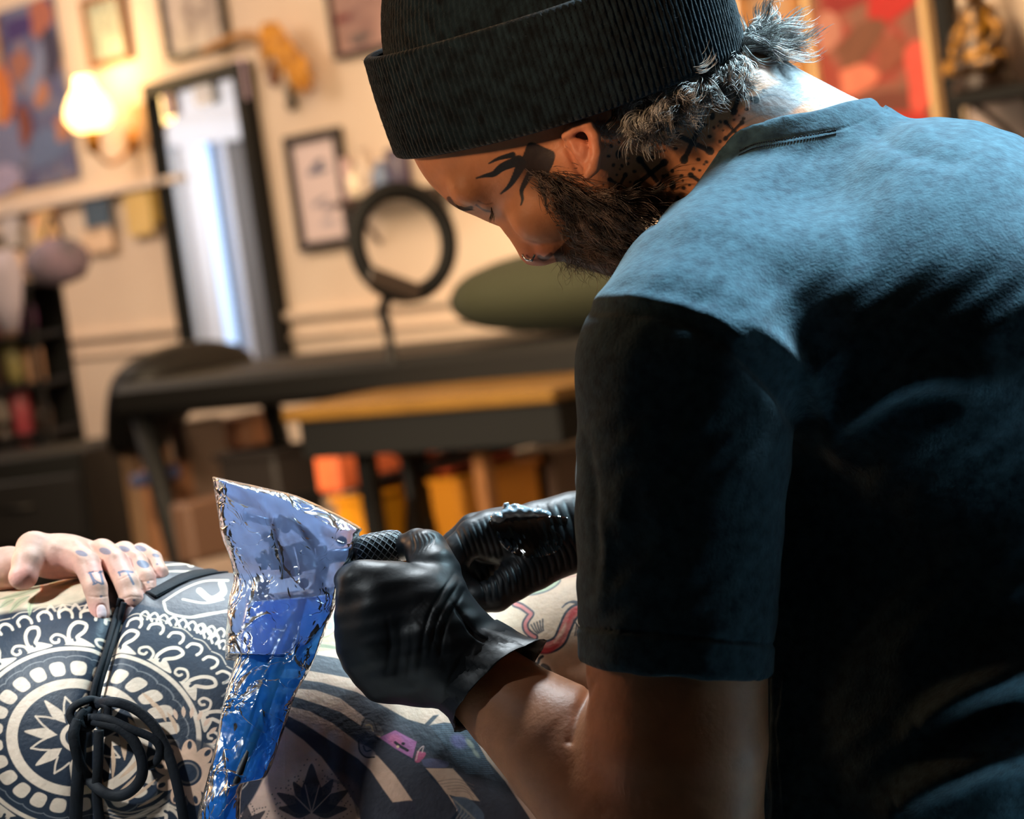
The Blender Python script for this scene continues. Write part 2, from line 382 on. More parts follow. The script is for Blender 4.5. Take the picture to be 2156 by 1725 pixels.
# left wall with a glazed door opening, seen only in the mirror
dm0, dz1 = mir_pt(375, 262); dm1, _ = mir_pt(545, 262)
lo, hi = min(dm0, dm1)-.25, max(dm0, dm1)+.25
MBw = MB(); 
for a, b, z0, z1 in ((-.1, lo, 0, 2.95), (hi, 7, 0, 2.95), (lo, hi, 2.35, 2.95)):
    MBw.box((lp(a, 0)+lp(b, 0))/2-WT*.06+ZZ*(z0+z1)/2, WN*(b-a)/2, WT*.06, ZZ*(z1-z0)/2)
tag(MBw.build('wall_left', m_wall), kind='structure')
tag(MB().box((3.2, 4, -.05), (9, 0, 0), (0, 9, 0), (0, 0, .05)).build('floor', m_floor), kind='structure')
tag(MB().box((3.2, 4, 3.0), (9, 0, 0), (0, 9, 0), (0, 0, .05)).build('ceiling', mat('ceiling_white', (190, 180, 168), .9)), kind='structure')
# door in the left wall: posts, rail, grey panel, bright glazed strip with daylight behind
def lbox(px0, py0, px1, py1, off, th, mbx, zfix=None):
    a, z0 = mir_pt(px0, (py0+py1)/2); b, _ = mir_pt(px1, (py0+py1)/2); _, zt = mir_pt((px0+px1)/2, py0); _, zb = mir_pt((px0+px1)/2, py1)
    if zfix: zb = zfix
    mbx.box((lp(a, 0)+lp(b, 0))/2+WT*off+ZZ*(zt+zb)/2, WN*abs(b-a)/2, WT*th/2, ZZ*abs(zt-zb)/2)
fr = MB()
lbox(330, 250, 560, 300, .02, .06, fr); 
_pz = mir_pt(470, 275)[1]
dr = empty('door_1', lp((lo+hi)/2, 0)); dr['kind'] = 'structure'
a_l, _ = mir_pt(395, 500); a_b0, _ = mir_pt(432, 500); a_b1, _ = mir_pt(478, 500); a_g1, _ = mir_pt(540, 500); a_r, _ = mir_pt(580, 500); a_far = mir_pt(300, 500)[0]; a_near = mir_pt(680, 500)[0]
def vstrip(m0, m1, z0, z1, off, th, mbx): mbx.box((lp(m0, 0)+lp(m1, 0))/2+WT*off+ZZ*(z0+z1)/2, WN*abs(m1-m0)/2, WT*th/2, ZZ*abs(z1-z0)/2)
vstrip(a_b1, a_b1+(a_g1-a_b1)*.12, 0, _pz, .02, .07, fr); vstrip(a_g1, a_r, 0, _pz, .02, .07, fr); vstrip(a_l, a_b0, 0, _pz, .02, .05, fr)
vstrip(a_far, a_near, _pz+.0, 2.35, -.02, .04, fr)
fr.build('door_frame', m_white, dr)
g = MB(); vstrip(a_b1, a_g1, 0, _pz, 0, .02, g); g.build('door_panel', m_glassf, dr)
g = MB(); vstrip(a_far, a_l, 0, _pz, 0, .03, g); g.build('side_panel', mat('pale_grey', (196, 200, 206), .5), dr)
g = MB(); vstrip(a_b0, a_b1, 0, _pz, -.05, .01, g); g.build('daylight_pane', emis('daylight_sky', (196, 222, 255), 1.25), dr)
area('door_fill_light', lp((a_b0+a_b1)/2, 1.5, .9), lp((a_b0+a_b1)/2, 1.4, 0), .6, 8, (.86, .92, 1.0))  # added light inside the room, turned back to whiten the door
# chair rail and skirting
s0, z0 = wall_pt(200, 708); s1, z1 = wall_pt(1190, 602); RAILZ = (z0+z1)/2
tag(MB().box(wp(2.5, RAILZ, .012), WT*6.4, WN*.012, ZZ*.012, .003).build('trim_1', m_wall), kind='structure')
tag(MB().box(wp(2.5, RAILZ-.07, .008), WT*6.4, WN*.008, ZZ*.006, .002).build('trim_2', m_wall), kind='structure')
tag(MB().box(wp(2.5, .06, .01), WT*6.4, WN*.01, ZZ*.06, .003).build('baseboard_back', m_wall), kind='structure')
print('RAIL', RAILZ)

def wrect(cs):
    """mean s-range and z-range on the wall of a four-corner outline TL TR BR BL"""
    q = [wall_pt(*c) for c in cs]; return (q[0][0]+q[3][0])/2, (q[1][0]+q[2][0])/2, (q[2][1]+q[3][1])/2, (q[0][1]+q[1][1])/2
def art_mat(name, cols, scale=6, seed=0.0, dist=.8):
    m = bpy.data.materials.new(name); m.use_nodes = True; nt = m.node_tree; b = nt.nodes['Principled BSDF']; b.inputs['Roughness'].default_value = .5
    tc = nt.nodes.new('ShaderNodeTexCoord'); mp = nt.nodes.new('ShaderNodeMapping'); mp.inputs['Location'].default_value = (seed, seed*1.7, seed*.6); n = nt.nodes.new('ShaderNodeTexNoise')
    n.inputs['Scale'].default_value = scale; n.inputs['Detail'].default_value = 2; n.inputs['Distortion'].default_value = dist; r = nt.nodes.new('ShaderNodeValToRGB')
    nt.links.new(tc.outputs['Object'], mp.inputs[0]); nt.links.new(mp.outputs[0], n.inputs['Vector']); nt.links.new(n.outputs[0], r.inputs[0]); nt.links.new(r.outputs[0], b.inputs['Base Color'])
    k = len(cols); e = r.color_ramp.elements
    while len(e) < k: e.new(.5)
    for i, c in enumerate(cols): e[i].position = .3+.4*i/(k-1); e[i].color = (*lin(c), 1)
    return m
def picture(name, cs, fw, fmat, amat, label, cat='picture', shapes=(), depth=.03, group=None):
    a, b, z0, z1 = wrect(cs); root = empty(name, wp((a+b)/2, z0, 0), label, cat, group)
    if fw > 0:
        f = MB()
        for (x0, x1, y0, y1) in ((a, b, z1-fw, z1), (a, b, z0, z0+fw), (a, a+fw, z0+fw, z1-fw), (b-fw, b, z0+fw, z1-fw)):
            f.box(wp((x0+x1)/2, (y0+y1)/2, depth/2), WT*(x1-x0)/2, WN*depth/2, ZZ*(y1-y0)/2, .003)
        f.build('frame', fmat, root)
    MB().box(wp((a+b)/2, (z0+z1)/2, depth*.35), WT*((b-a)/2-fw*.9), WN*depth*.1, ZZ*((z1-z0)/2-fw*.9)).build('print', amat, root)
    if shapes:
        g = MB(); zoff = 0
        for (u, v, ru, rv, ang, col) in shapes:
            c = wp(a+u*(b-a), z1-v*(z1-z0), depth*.48+zoff); zoff += .0004; n = 14; V = []
            for k in range(n):
                t = 2*math.pi*k/n; x = ru*math.cos(t)*(1+.25*math.cos(3*t)); y = rv*math.sin(t)*(1+.2*math.sin(2*t+1)); x, y = x*math.cos(ang)-y*math.sin(ang), x*math.sin(ang)+y*math.cos(ang)
                V.append(c+WT*x*(b-a)+ZZ*y*(z1-z0))
            g = MB(); g.add(V, [tuple(range(n))[::-1]], lin(col)); g.build('painted_shape', mat('printed_ink', None, .6, attr=True, nscale=30), root, usecol=True)
    return root
picture('poster', [(2, 18), (112, -2), (178, 372), (52, 398)], 0, m_black, art_mat('poster_print_blue', [(58, 46, 84), (80, 84, 124), (104, 108, 132), (160, 104, 84)], 6, 3), 'tall unframed blue and orange poster beside the glowing lamp', 'poster',
        [(.35, .12, .28, .07, 0, (56, 40, 100)), (.75, .1, .2, .12, 0, (158, 92, 76)), (.25, .32, .2, .09, 0, (150, 96, 82)), (.55, .5, .14, .09, 0, (176, 116, 88)), (.6, .36, .3, .08, .5, (120, 128, 158)), (.5, .8, .36, .12, 0, (92, 108, 144)), (.85, .72, .13, .08, 0, (176, 118, 90)), (.85, .3, .14, .16, 0, (50, 46, 72)), (.2, .65, .12, .14, 0, (120, 60, 50))])
picture('poster', [(-120, 60), (-2, 40), (48, 400), (-70, 425)], 0, m_black, art_mat('poster_print_orange', [(160, 112, 70), (180, 138, 96), (112, 106, 130)], 4, 1), 'orange and grey unframed poster cut by the left edge of the photo', 'poster',
        [(.85, .75, .3, .2, 0, (110, 116, 150)), (.95, .45, .14, .2, 0, (200, 110, 50)), (.7, .92, .3, .1, 0, (160, 150, 180))])
picture('framed_picture', [(178, -2), (262, -22), (290, 125), (203, 143)], .022, mat('brown_frame', (120, 76, 40), .5), art_mat('print_teal', [(120, 130, 120), (164, 166, 148), (90, 100, 96)], 9, 5), 'small brown framed grey-green picture above the glowing lamp')
picture('framed_picture', [(335, -35), (468, -62), (492, 92), (370, 132)], .018, mat('dark_frame', (52, 42, 34), .5), art_mat('print_grey', [(120, 104, 100), (176, 160, 150), (196, 180, 170)], 8, 8), 'black framed grey print hanging above the tall mirror')
picture('framed_picture', [(690, -40), (835, -75), (870, 88), (722, 124)], .014, mat('plum_frame', (52, 36, 38), .5), art_mat('print_plum', [(110, 72, 70), (150, 112, 100), (168, 130, 118)], 7, 2), 'dark framed plum and brown print just left of the black beanie', 'picture',
        [(.15, .5, .12, .06, 0, (110, 40, 36)), (.35, .8, .16, .08, 0, (96, 80, 76))])
picture('framed_picture', [(603, 290), (722, 264), (756, 510), (650, 532)], .028, mat('black_frame', (40, 30, 26), .45), mat('pink_paper', (214, 192, 190), .7), 'narrow black framed drawing on pale pink paper left of the ring light', 'picture',
        [(.5, .3, .13, .05, .3, (96, 96, 116)), (.48, .34, .2, .03, 0, (110, 110, 128)), (.45, .6, .16, .03, .2, (150, 140, 150)), (.6, .66, .1, .04, 0, (140, 130, 142)), (.55, .78, .13, .03, 0, (170, 160, 170))])
# ---- mirror
a, b, z0, z1 = wrect([(336, 178), (534, 122), (618, 742), (408, 770)]); z0 -= .06
mr = empty('wall_mirror', wp((a+b)/2, z0, 0), 'tall narrow mirror with black frame reflecting a white door', 'mirror'); fw = .045; f = MB()
for (x0, x1, y0, y1) in ((a, b, z1-fw, z1), (a, b, z0, z0+fw), (a, a+fw*.3, z0+fw, z1-fw), (b-fw, b, z0+fw, z1-fw)): f.box(wp((x0+x1)/2, (y0+y1)/2, .03), WT*(x1-x0)/2, WN*.03, ZZ*(y1-y0)/2, .004)
f.build('frame', m_black, mr)
mg = mat('mirror_silver', (225, 230, 236), .02, 1.0)
MB().box(wp((a+b)/2, (z0+z1)/2, .02), WT*((b-a)/2-.02), WN*.008, ZZ*((z1-z0)/2-.03)).build('mirror_glass', mg, mr)
# stickers and cards tucked into the mirror, left and right top corners
def wall_item(px, py, wpx, hpx, off=.045):
    s, z = wall_pt(px, py, off); k = np.linalg.norm(wp(s, z)-CAM)/FPX; return s, z, wpx*k/math.cos(TH)*.82, hpx*k
for (px, py, ww, hh, col, lab) in ((352, 215, 22, 60, (150, 110, 140), 'purple card tucked into the upper left of the mirror'), (505, 168, 34, 85, (206, 178, 190), 'pale pink card tucked into the upper right of the mirror'), (427, 200, 50, 44, (226, 228, 238), 'white card with a grey mark on the mirror top')):
    s, z, W_, H_ = wall_item(px, py, ww, hh)
    r = empty('card', wp(s, z-H_/2, .045), lab, 'card'); mm = mat('card_%d' % px, col, .6)
    MB().box(wp(s, z, .045), WT*W_/2, WN*.0015, ZZ*H_/2).build('paper', mm, r)
    if ww == 50: MB().box(wp(s, z, .048), WT*W_*.2, WN*.001, ZZ*H_*.18).build('mark', mat('grey_mark', (150, 146, 158), .6), r)
# ---- sconce lamp
s, z = wall_pt(186, 232, .16); c = wp(s, z, .16); sc = 1.0
root = empty('wall_lamp', wp(s, z-.2, 0), 'glowing glass shaded brass wall lamp between poster and mirror', 'lamp')
sh = MB(); sh.lathe(c-ZZ*.075, ZZ, [(.03, 0), (.06, .012), (.085, .05), (.08, .085), (.06, .125), (.04, .15), (.03, .19)], 28); sh.build('lamp_shade', emis('lamp_glass_glow', (255, 210, 130), 5), root, True)
br = MB(); br.lathe(c-ZZ*.15, ZZ, [(.012, 0), (.03, .02), (.022, .04), (.035, .07), (.03, .078)], 20); pts = smoothpath([c-ZZ*.14, c-ZZ*.19-WN*.05, c-ZZ*.17-WN*.11, c-ZZ*.12-WN*.155], 14); br.tube(pts, .008, 8); br.lathe(c-ZZ*.12-WN*.16, WN, [(.045, 0), (.04, .012), (.015, .02)], 20)
m_brass = mat('brass', (190, 130, 50), .35, 1.0); br.build('bracket', m_brass, root, True)
L = bpy.data.lights.new('wall_lamp_bulb', 'POINT'); L.energy = 7; L.color = (1, .68, .32); L.shadow_soft_size = .06; lo_ = bpy.data.objects.new('wall_lamp_bulb', L); COL.objects.link(lo_); lo_.parent = root; lo_.location = tuple(c+WN*.02+ZZ*.14-parent_world(root))
# ---- gilt wall ornament: long arm and hanging ribbon of leaves
root = empty('gilt_ornament', wp(*wall_pt(620, 190), 0), 'golden curved leafy ornament on the wall right of the mirror top', 'ornament')
g = MB(); mgold = mat('gilt', (150, 90, 14), .6, .2, c2=(222, 156, 44), nscale=30)
arm = [wp(*wall_pt(*q, .05), .05) for q in ((430, 108), (470, 88), (520, 72), (560, 84), (600, 92))]; g.tube(smoothpath(arm, 24), .014, 8); g.build('arm', mat('dull_gilt', (172, 120, 62), .6), root, True)
g = MB()
path = smoothpath([wp(*wall_pt(*q, .05), .05) for q in ((585, 68), (600, 100), (628, 125), (645, 155), (655, 190))], 12)
for i, p in enumerate(path):
    r_ = (.05, .06, .062, .055, .05, .052, .054, .05, .045, .04, .03, .015)[i]
    for sg in (-1, 1):
        tip = p+WT*sg*r_*(1.0+.7*((i*3) % 4)/3)-ZZ*r_*(.3+.5*(i % 3))+WN*.02; g.tube(smoothpath([p, p+WT*sg*r_*.6+ZZ*.01+WN*.03, tip], 7), [.012, r_*.45, r_*.55, r_*.5, r_*.4, r_*.2, .004], 8, True, .4, WN)
g.build('leaves', mgold, root, True)
for (px, py, ww, hh, col, lab) in ((574, 158, 24, 50, (96, 34, 24), 'small dark red hanging charm right of the mirror'), (612, 208, 26, 52, (60, 50, 36), 'small black hanging charm below the golden ornament')):
    s, z = wall_pt(px, py, .02); k = np.linalg.norm(wp(s, z)-CAM)/FPX; rt = empty('hanging_charm', wp(s, z-hh*k/2, .02), lab, 'charm')
    h_ = hh*k; MB().lathe(wp(s, z-h_/2, .02), ZZ, [(.002, 0), (ww*k*.35, h_*.12), (ww*k*.5, h_*.3), (ww*k*.3, h_*.55), (ww*k*.42, h_*.75), (.006, h_)], 16).build('pendant', mat('charm_%d' % px, col, .5), rt, True)
    MB().tube([wp(s, z+h_/2-.005, .02), wp(s, z+h_/2+.05, .008)], .002, 6).build('cord', m_black, rt)
# ---- small display shelf with bottles, between the drawing and the beanie
def shelf(name, pxa, pya, pxb, pyb, dep, th, m, label, brackets=True):
    s0, z0 = wall_pt(pxa, pya, dep); s1, z1 = wall_pt(pxb, pyb, dep); z = (z0+z1)/2
    r = empty(name, wp((s0+s1)/2, z, 0), label, 'shelf'); MB().box(wp((s0+s1)/2, z-th/2, dep/2), WT*(s1-s0)/2, WN*dep/2, ZZ*th/2, .003).build('board', m, r)
    if brackets:
        for s in (s0+.06, s1-.06): b_ = MB(); b_.tube(smoothpath([wp(s, z-th, dep*.9), wp(s, z-th-.05, dep*.5), wp(s, z-th-.12, .01)], 8), .008, 8); b_.build('bracket', m, r, True)
    return s0, s1, z
s0, s1, z = shelf('wall_shelf', 700, 420, 905, 398, .12, .02, m_dwood, 'small dark wall shelf of bottles above the ring light')
def bottle(base, r, h, m, label, group=None, name='bottle', kind=0, capm=None):
    rt = empty(name, base, label, name.split('_')[-1], group)
    prof = [(r*.9, 0), (r, h*.05), (r, h*.6), (r*.8, h*.7), (r*.35, h*.78), (r*.35, h*.9)] if kind == 0 else ([(r*.5, 0), (r*.9, h*.2), (r, h*.5), (r*.85, h*.8), (r*.4, h*.95), (r*.35, h)] if kind == 1 else [(r*.95, 0), (r, h*.04), (r, h*.9), (r*.9, h*.94)])
    MB().lathe(base, ZZ, prof, 18).build('body', m, rt, True)
    top = prof[-1][1]; MB().lathe(np.array(base)+ZZ*top, ZZ, [(prof[-1][0]*1.15, 0), (prof[-1][0]*1.15, h*.1), (prof[-1][0]*.9, h*.12)], 16).build('cap', capm or m_black, rt, True); return rt
for (px, r, h, col, kd, lab) in ((735, .018, .12, (190, 160, 160), 2, 'pink jar at the left end of the small dark shelf'), (752, .03, .08, (240, 224, 196), 1, 'round white jar on the small dark shelf'), (775, .027, .15, (196, 176, 160), 0, 'tall pale bottle on the small dark shelf'), (808, .034, .09, (110, 126, 156), 1, 'blue-grey jar on the small dark shelf'), (845, .036, .12, (70, 60, 84), 2, 'dark purple jar beside the beanie on the small shelf')):
    s, _ = wall_pt(px, 400, .06); bottle(wp(s, z+.001, .06), r, h, mat('glaze_%d' % px, col, .3), lab, 'jars and bottles on the small dark shelf', 'jar', kd, mat('lid_%d' % px, col, .4))
# ---- right side: wood framed red painting, narrow picture, shelf with gilt statue
picture('framed_painting', [(1707, -40), (1953, -80), (1995, 265), (1735, 320)], .02, mat('pale_wood', (206, 170, 122), .5), art_mat('painting_red', [(84, 54, 42), (118, 76, 60), (130, 66, 52), (134, 40, 30), (150, 100, 84)], 5, 6.5, 1.2), 'large pale framed painting in reds and browns behind the back', 'painting',
        [(.35, .1, .25, .12, 0, (120, 24, 18)), (.7, .15, .22, .2, 0, (158, 24, 14)), (.16, .3, .1, .14, 0, (160, 104, 88)), (.4, .42, .22, .12, .4, (100, 58, 38)), (.35, .62, .16, .1, 0, (190, 104, 80)), (.65, .5, .12, .12, 0, (120, 60, 40)), (.5, .8, .3, .09, 0, (96, 44, 30)), (.85, .68, .1, .26, 0, (190, 70, 56)), (.55, .92, .3, .08, 0, (160, 30, 20))])
picture('framed_picture', [(1560, -30), (1690, -60), (1722, 200), (1600, 240)], .03, m_wood, art_mat('print_tan', [(170, 100, 50), (160, 124, 90), (128, 100, 80)], 5, 2.2), 'brown wood framed tan picture between beanie and red painting')
s, z = wall_pt(1990, 120, .04); up = empty('shelf_upright', wp(s, z-.6, 0), 'black upright strip right of the red painting holding the shelf', 'shelf upright')
MB().box(wp(s, z-.05, .02), WT*.022, WN*.02, ZZ*.55, .003).build('upright', m_black, up)
s0, s1, z = shelf('wall_shelf', 1990, 196, 2330, 150, .2, .03, m_black, 'thick black wall shelf carrying the golden statue')
sx, _ = wall_pt(2072, 150, .1); c = wp(sx, z, .1); st = empty('statue', c, 'dark and gold seated statue on the black wall shelf', 'statue')
MB().lathe(c, ZZ, [(.07, 0), (.075, .01), (.06, .03), (.062, .045)], 24).build('plinth', mat('statue_dark', (40, 26, 18), .4, .3), st, True)
g = MB(); mst = mat('statue_gilt', (52, 34, 20), .35, .2, c2=(170, 118, 30), nscale=45, contrast=(.5, .6))
g.lathe(c+ZZ*.045, ZZ, [(.055, 0), (.065, .02), (.05, .06), (.04, .1), (.045, .13), (.02, .155)], 24)
for sg in (-1, 1): g.tube(smoothpath([c+ZZ*.16+WT*sg*.035, c+ZZ*.12+WT*sg*.065+WN*.01, c+ZZ*.08+WT*sg*.04+WN*.04], 10), .014, 8); g.tube(smoothpath([c+ZZ*.06+WT*sg*.03, c+ZZ*.06+WT*sg*.075+WN*.03, c+ZZ*.055+WN*.055], 10), .02, 8)
g.build('body', mst, st, True)
g = MB(); g.lathe(c+ZZ*.195, ZZ, [(.012, 0), (.026, .015), (.03, .04), (.026, .06), (.016, .075), (.01, .09), (.004, .11)], 20); g.build('head', mst, st, True)
picture('framed_picture', [(2035, 215), (2200, 185), (2240, 420), (2070, 455)], .012, mat('cream_frame', (205, 180, 150), .6), mat('grey_board', (150, 134, 130), .7), 'grey board picture under the black wall shelf')
# ---- left: picture rail ledge with cards and small things
s0, s1, z = shelf('picture_ledge', -60, 450, 372, 372, .05, .025, mat('cream_paint', (214, 196, 182), .6), 'long cream ledge under the posters and lamp', False)
def wallcard(px, py, ww, hh, cm, lab, name='card', off=.03, th=.002, cat=None, tilt=0):
    s, z = wall_pt(px, py, off); k = np.linalg.norm(wp(s, z)-CAM)/FPX; W_, H_ = ww*k/math.cos(TH)*.85, hh*k
    r = empty(name, wp(s, z-H_/2, off), lab, cat or name.split('_')[-1])
    ax = WT*math.cos(tilt)+ZZ*math.sin(tilt); az = -WT*math.sin(tilt)+ZZ*math.cos(tilt)
    MB().box(wp(s, z, off), ax*W_/2, WN*th, az*H_/2, .002).build('panel', cm, r)
    return r, s, z, W_, H_
for (px, py, ww, hh, cols, lab, nm) in (
    (205, 452, 80, 74, [(40, 60, 80), (66, 90, 110), (28, 40, 60)], 'dark blue picture card left of the mirror under the ledge', 'picture_card'),
    (290, 440, 76, 110, [(214, 176, 100), (224, 190, 120), (206, 170, 100)], 'pale yellow card between the blue card and the yellow one', 'picture_card'),
    (330, 428, 40, 84, [(176, 128, 10), (150, 116, 10), (130, 100, 10)], 'mustard yellow card touching the left edge of the mirror', 'picture_card'),
    (92, 470, 70, 80, [(226, 180, 110), (230, 190, 130), (220, 110, 100)], 'orange and pink card under the posters', 'picture_card'),
    (22, 480, 60, 90, [(206, 196, 200), (190, 180, 176), (140, 126, 100)], 'pale grey card at the left edge under the posters', 'picture_card'),
    (205, 505, 90, 52, [(232, 200, 170), (226, 190, 156), (216, 180, 150)], 'cream paper below the dark blue card', 'paper_sheet'),
    (298, 262, 44, 84, [(160, 120, 84), (196, 150, 100), (120, 90, 70)], 'small tan framed photo between lamp and mirror', 'small_picture')):
    wallcard(px, py, ww, hh, art_mat('card_print_%d' % px, cols, 9, px*.13), lab, nm, cat='card' if 'card' in nm else nm.split('_')[-1])
# ---- cluttered rack at far left with bottles
WD = 8.2
def bp_(px, py, d): return P(px, py, d)
rk0 = P(28, 1180, WD-.6); base = np.array([rk0[0], rk0[1], 0.]); ex = np.array([math.cos(math.radians(-12)), math.sin(math.radians(-12)), 0]); ey = np.array([-ex[1], ex[0], 0])
zt = [P(80, y, WD-.6)[2] for y in (590, 700, 800, 905, 1000)]
rack = empty('storage_rack', base, 'dark open storage rack crowded with bottles at the left edge', 'rack')
for z in zt: MB().box(base+ZZ*(z-.008), ex*.24, ey*.14, ZZ*.008, .002).build('shelf_board', m_black, rack)
for sx in (-.235, .235):
    for sy in (-.13, .13): MB().box(base+ex*sx+ey*sy+ZZ*zt[0]/2, ex*.01, ey*.01, ZZ*(zt[0]/2), .002).build('post', m_black, rack)
MB().box(base+ey*.135+ZZ*(zt[0]/2+.02), ex*.235, ey*.004, ZZ*(zt[0]/2-.02)).build('back_panel', m_black, rack)
pal = [((96, 32, 28), 'dark red'), ((70, 150, 80), 'bright green'), ((180, 140, 110), 'tan'), ((150, 60, 70), 'crimson'), ((120, 110, 104), 'grey'), ((200, 170, 150), 'cream'), ((110, 60, 110), 'purple'), ((150, 140, 90), 'olive'), ((60, 44, 36), 'brown'), ((186, 90, 80), 'salmon'), ((140, 134, 140), 'pale grey'), ((170, 100, 30), 'amber')]
rowpal = [[10, 6, 11, 2, 9, 4, 5], [4, 10, 8, 11, 3, 2, 6], [0, 1, 5, 3, 8, 7, 2], [9, 5, 0, 7, 4, 3, 8], [3, 4, 5, 6, 8, 9, 10]]
ordn = ['topmost', 'second', 'third', 'fourth', 'lowest']
for ri, z in enumerate(zt):
    for k in range(7):
        col, nm = pal[rowpal[ri][k]]; h = .1+.03*((ri*3+k*2) % 3)
        bottle(base+ex*(-.195+.065*k)-ey*.06+ZZ*(z+.001), .031, h*1.1, mat('bottle_'+nm.replace(' ', '_'), col, .35), '%s bottle on the %s board of the dark rack, %s from its left end' % (nm, ordn[ri], ['first', 'second', 'third', 'fourth', 'fifth', 'sixth', 'seventh'][k]), 'bottles crowding the dark storage rack', 'ink_bottle', (ri+k) % 3)
# lavender bag and blue pot hanging at left, and the draped grey cloth
root = empty('fabric_pouch', P(120, 590, WD-.8), 'grey and lavender cloth pouch hanging over the rack at left', 'pouch')
g = MB(); c = P(120, 545, WD-.9); g.lathe(c-ZZ*.08, ZZ, [(.02, 0), (.075, .015), (.1, .06), (.095, .1), (.06, .13), (.02, .145)], 22); g.build('body', mat('grey_lavender_cloth', (96, 92, 104), .9, c2=(130, 112, 130), nscale=14), root, True)
g = MB(); g.tube(smoothpath([c+ZZ*.06-ex*.03, c+ZZ*.13, c+ZZ*.06+ex*.03], 10), .006, 6); g.build('strap', m_black, root, True)
root = empty('fabric_pouch', P(15, 700, WD-1.0), 'long pale lavender cloth hanging down at the left edge', 'pouch')
g = MB(); c = P(6, 600, WD-1.0); g.tube([c+ZZ*.1, c+ZZ*.03, c-ZZ*.05, c-ZZ*.14], [.05, .07, .055, .03], 12, True, .5, ey); g.build('body', mat('lavender_cloth', (176, 168, 186), .9), root, True)
# dark cabinet at lower left
cb = P(95, 1000, 7.0); cabb = np.array([cb[0], cb[1], 0]); zc = P(95, 945, 7.0)[2]; cab = empty('cabinet', cabb, 'low black cabinet below the crowded rack at left', 'cabinet')
MB().box(cabb+ZZ*zc/2, ex*.2, ey*.2, ZZ*zc/2, .008).build('body', m_black, cab)
for k in range(3):
    dd = MB().box(cabb+ZZ*(zc*(.2+.29*k))-ey*.208, ex*.185, ey*.008, ZZ*zc*.125, .003).build('drawer', mat('charcoal', (24, 22, 22), .4), cab)
    MB().tube([cabb+ZZ*(zc*(.22+.29*k))-ey*.225-ex*.05, cabb+ZZ*(zc*(.22+.29*k))-ey*.225+ex*.05], .006, 8).build('handle', mat('dark_handle', (40, 38, 36), .4, .5), dd, True)
# ---- treatment bench in the background with arched head end
D1 = 6.62
def hp(px, py, z):
    """world point of a pixel on the horizontal plane at height z"""
    d = ray(px, py); k = (z-CAM[2])/d[2]; return CAM+k*d
bl = P(250, 860, D1+.2); br_ = P(1300, 775, D1-.9); ax = br_-bl; ax[2] = 0; Lb = np.linalg.norm(ax); ax /= Lb; ay = np.array([-ax[1], ax[0], 0]); zb = P(700, 790, D1-.35)[2]
print('bench z', zb, 'len', Lb, bl, br_)
o0 = np.array([*(P(420, 760, D1)[:2]), zb]); bench = empty('treatment_bench', np.array([o0[0]+ax[0]*.9, o0[1]+ax[1]*.9, 0]), 'black padded treatment bench standing in front of the wall mirror', 'bench')
m_vinyl = mat('black_vinyl', (9, 8, 7), .55, bump=.2, bscale=40, spec=.3)
MB().box(o0+ax*1.15, ax*1.2, ay*.3, ZZ*.045, .02).build('padded_top', m_vinyl, bench, False)
hd = smoothpath([o0+ax*.02+ZZ*.03, o0-ax*.12+ZZ*.035, o0-ax*.22-ZZ*.05, o0-ax*.3-ZZ*.16], 12)
MB().tube(hd, [.07, .09, .09, .085, .08, .075, .07, .065, .06, .055, .05, .035], 16, True, 2.6, ay).build('head_rest', m_vinyl, bench, True)
for sx, sy in ((.0, -.24), (.0, .24), (2.1, -.24), (2.1, .24)):
    MB().tube([o0+ax*sx+ay*sy-ZZ*.03, o0+ax*(sx+.12)+ay*sy+ZZ*(-zb+.01)], .03, 12).build('leg', m_black, bench, True)
for sy in (-.24, .24): MB().tube([o0+ax*.1+ay*sy-ZZ*.35, o0+ax*1.9+ay*sy-ZZ*.1], .012, 8).build('brace', m_black, bench, True)
# green bolster on the bench
kk = ((P(1340, 760, D1-.8)-o0)@ax); c0 = o0+ax*kk+ZZ*.046; g = MB()
bo = empty('bolster_cushion', c0, 'olive green bolster cushion lying on the black bench', 'cushion'); V = []; n1, n2 = 22, 18
for i in range(n1):
    t = i/(n1-1)*math.pi
    for j in range(n2): f_ = 2*math.pi*j/n2; V.append(c0+ax*(-.42*math.cos(t))+ay*(.2*math.sin(t)**.6*math.cos(f_))+ZZ*(.105+.105*math.sin(t)**.6*math.sin(f_)))
F = [(i*n2+j, i*n2+(j+1) % n2, (i+1)*n2+(j+1) % n2, (i+1)*n2+j) for i in range(n1-1) for j in range(n2)]
mesh('cushion_body', V, F, mat('olive_fabric', (34, 36, 14), .9, bump=.4, bscale=90), bo)
# wooden worktable in front of the bench
D2 = 5.6; t0 = P(735, 862, D2+.15); t1 = P(1300, 795, D2-.4); tx = t1-t0; tx[2] = 0; Lt = np.linalg.norm(tx); tx /= Lt; ty = np.array([-tx[1], tx[0], 0]); zt_ = P(950, 826, D2)[2]
tb0 = np.array([t0[0], t0[1], zt_]); tab = empty('work_table', np.array([tb0[0]+tx[0]*Lt/2, tb0[1]+tx[1]*Lt/2, 0]), 'long low table with yellowish top and dark apron behind the gloved hands', 'table')
MB().box(tb0+tx*Lt*.5, tx*Lt*.5, ty*.22, ZZ*.016, .005).build('table_top', mat('mustard_top', (112, 80, 30), .4, c2=(92, 64, 24), nscale=3), tab)
MB().box(tb0+tx*Lt*.52-ZZ*.06, tx*Lt*.475, ty*.205, ZZ*.044, .003).build('apron', m_black, tab)
for sx in (.04, .97):
    for sy in (.0, .17): MB().box(tb0*[1, 1, 0]+tx*Lt*sx+ty*sy+ZZ*(zt_-.1)/2, tx*.02, ty*.02, ZZ*(zt_-.12)/2, .003).build('leg', m_black, tab)
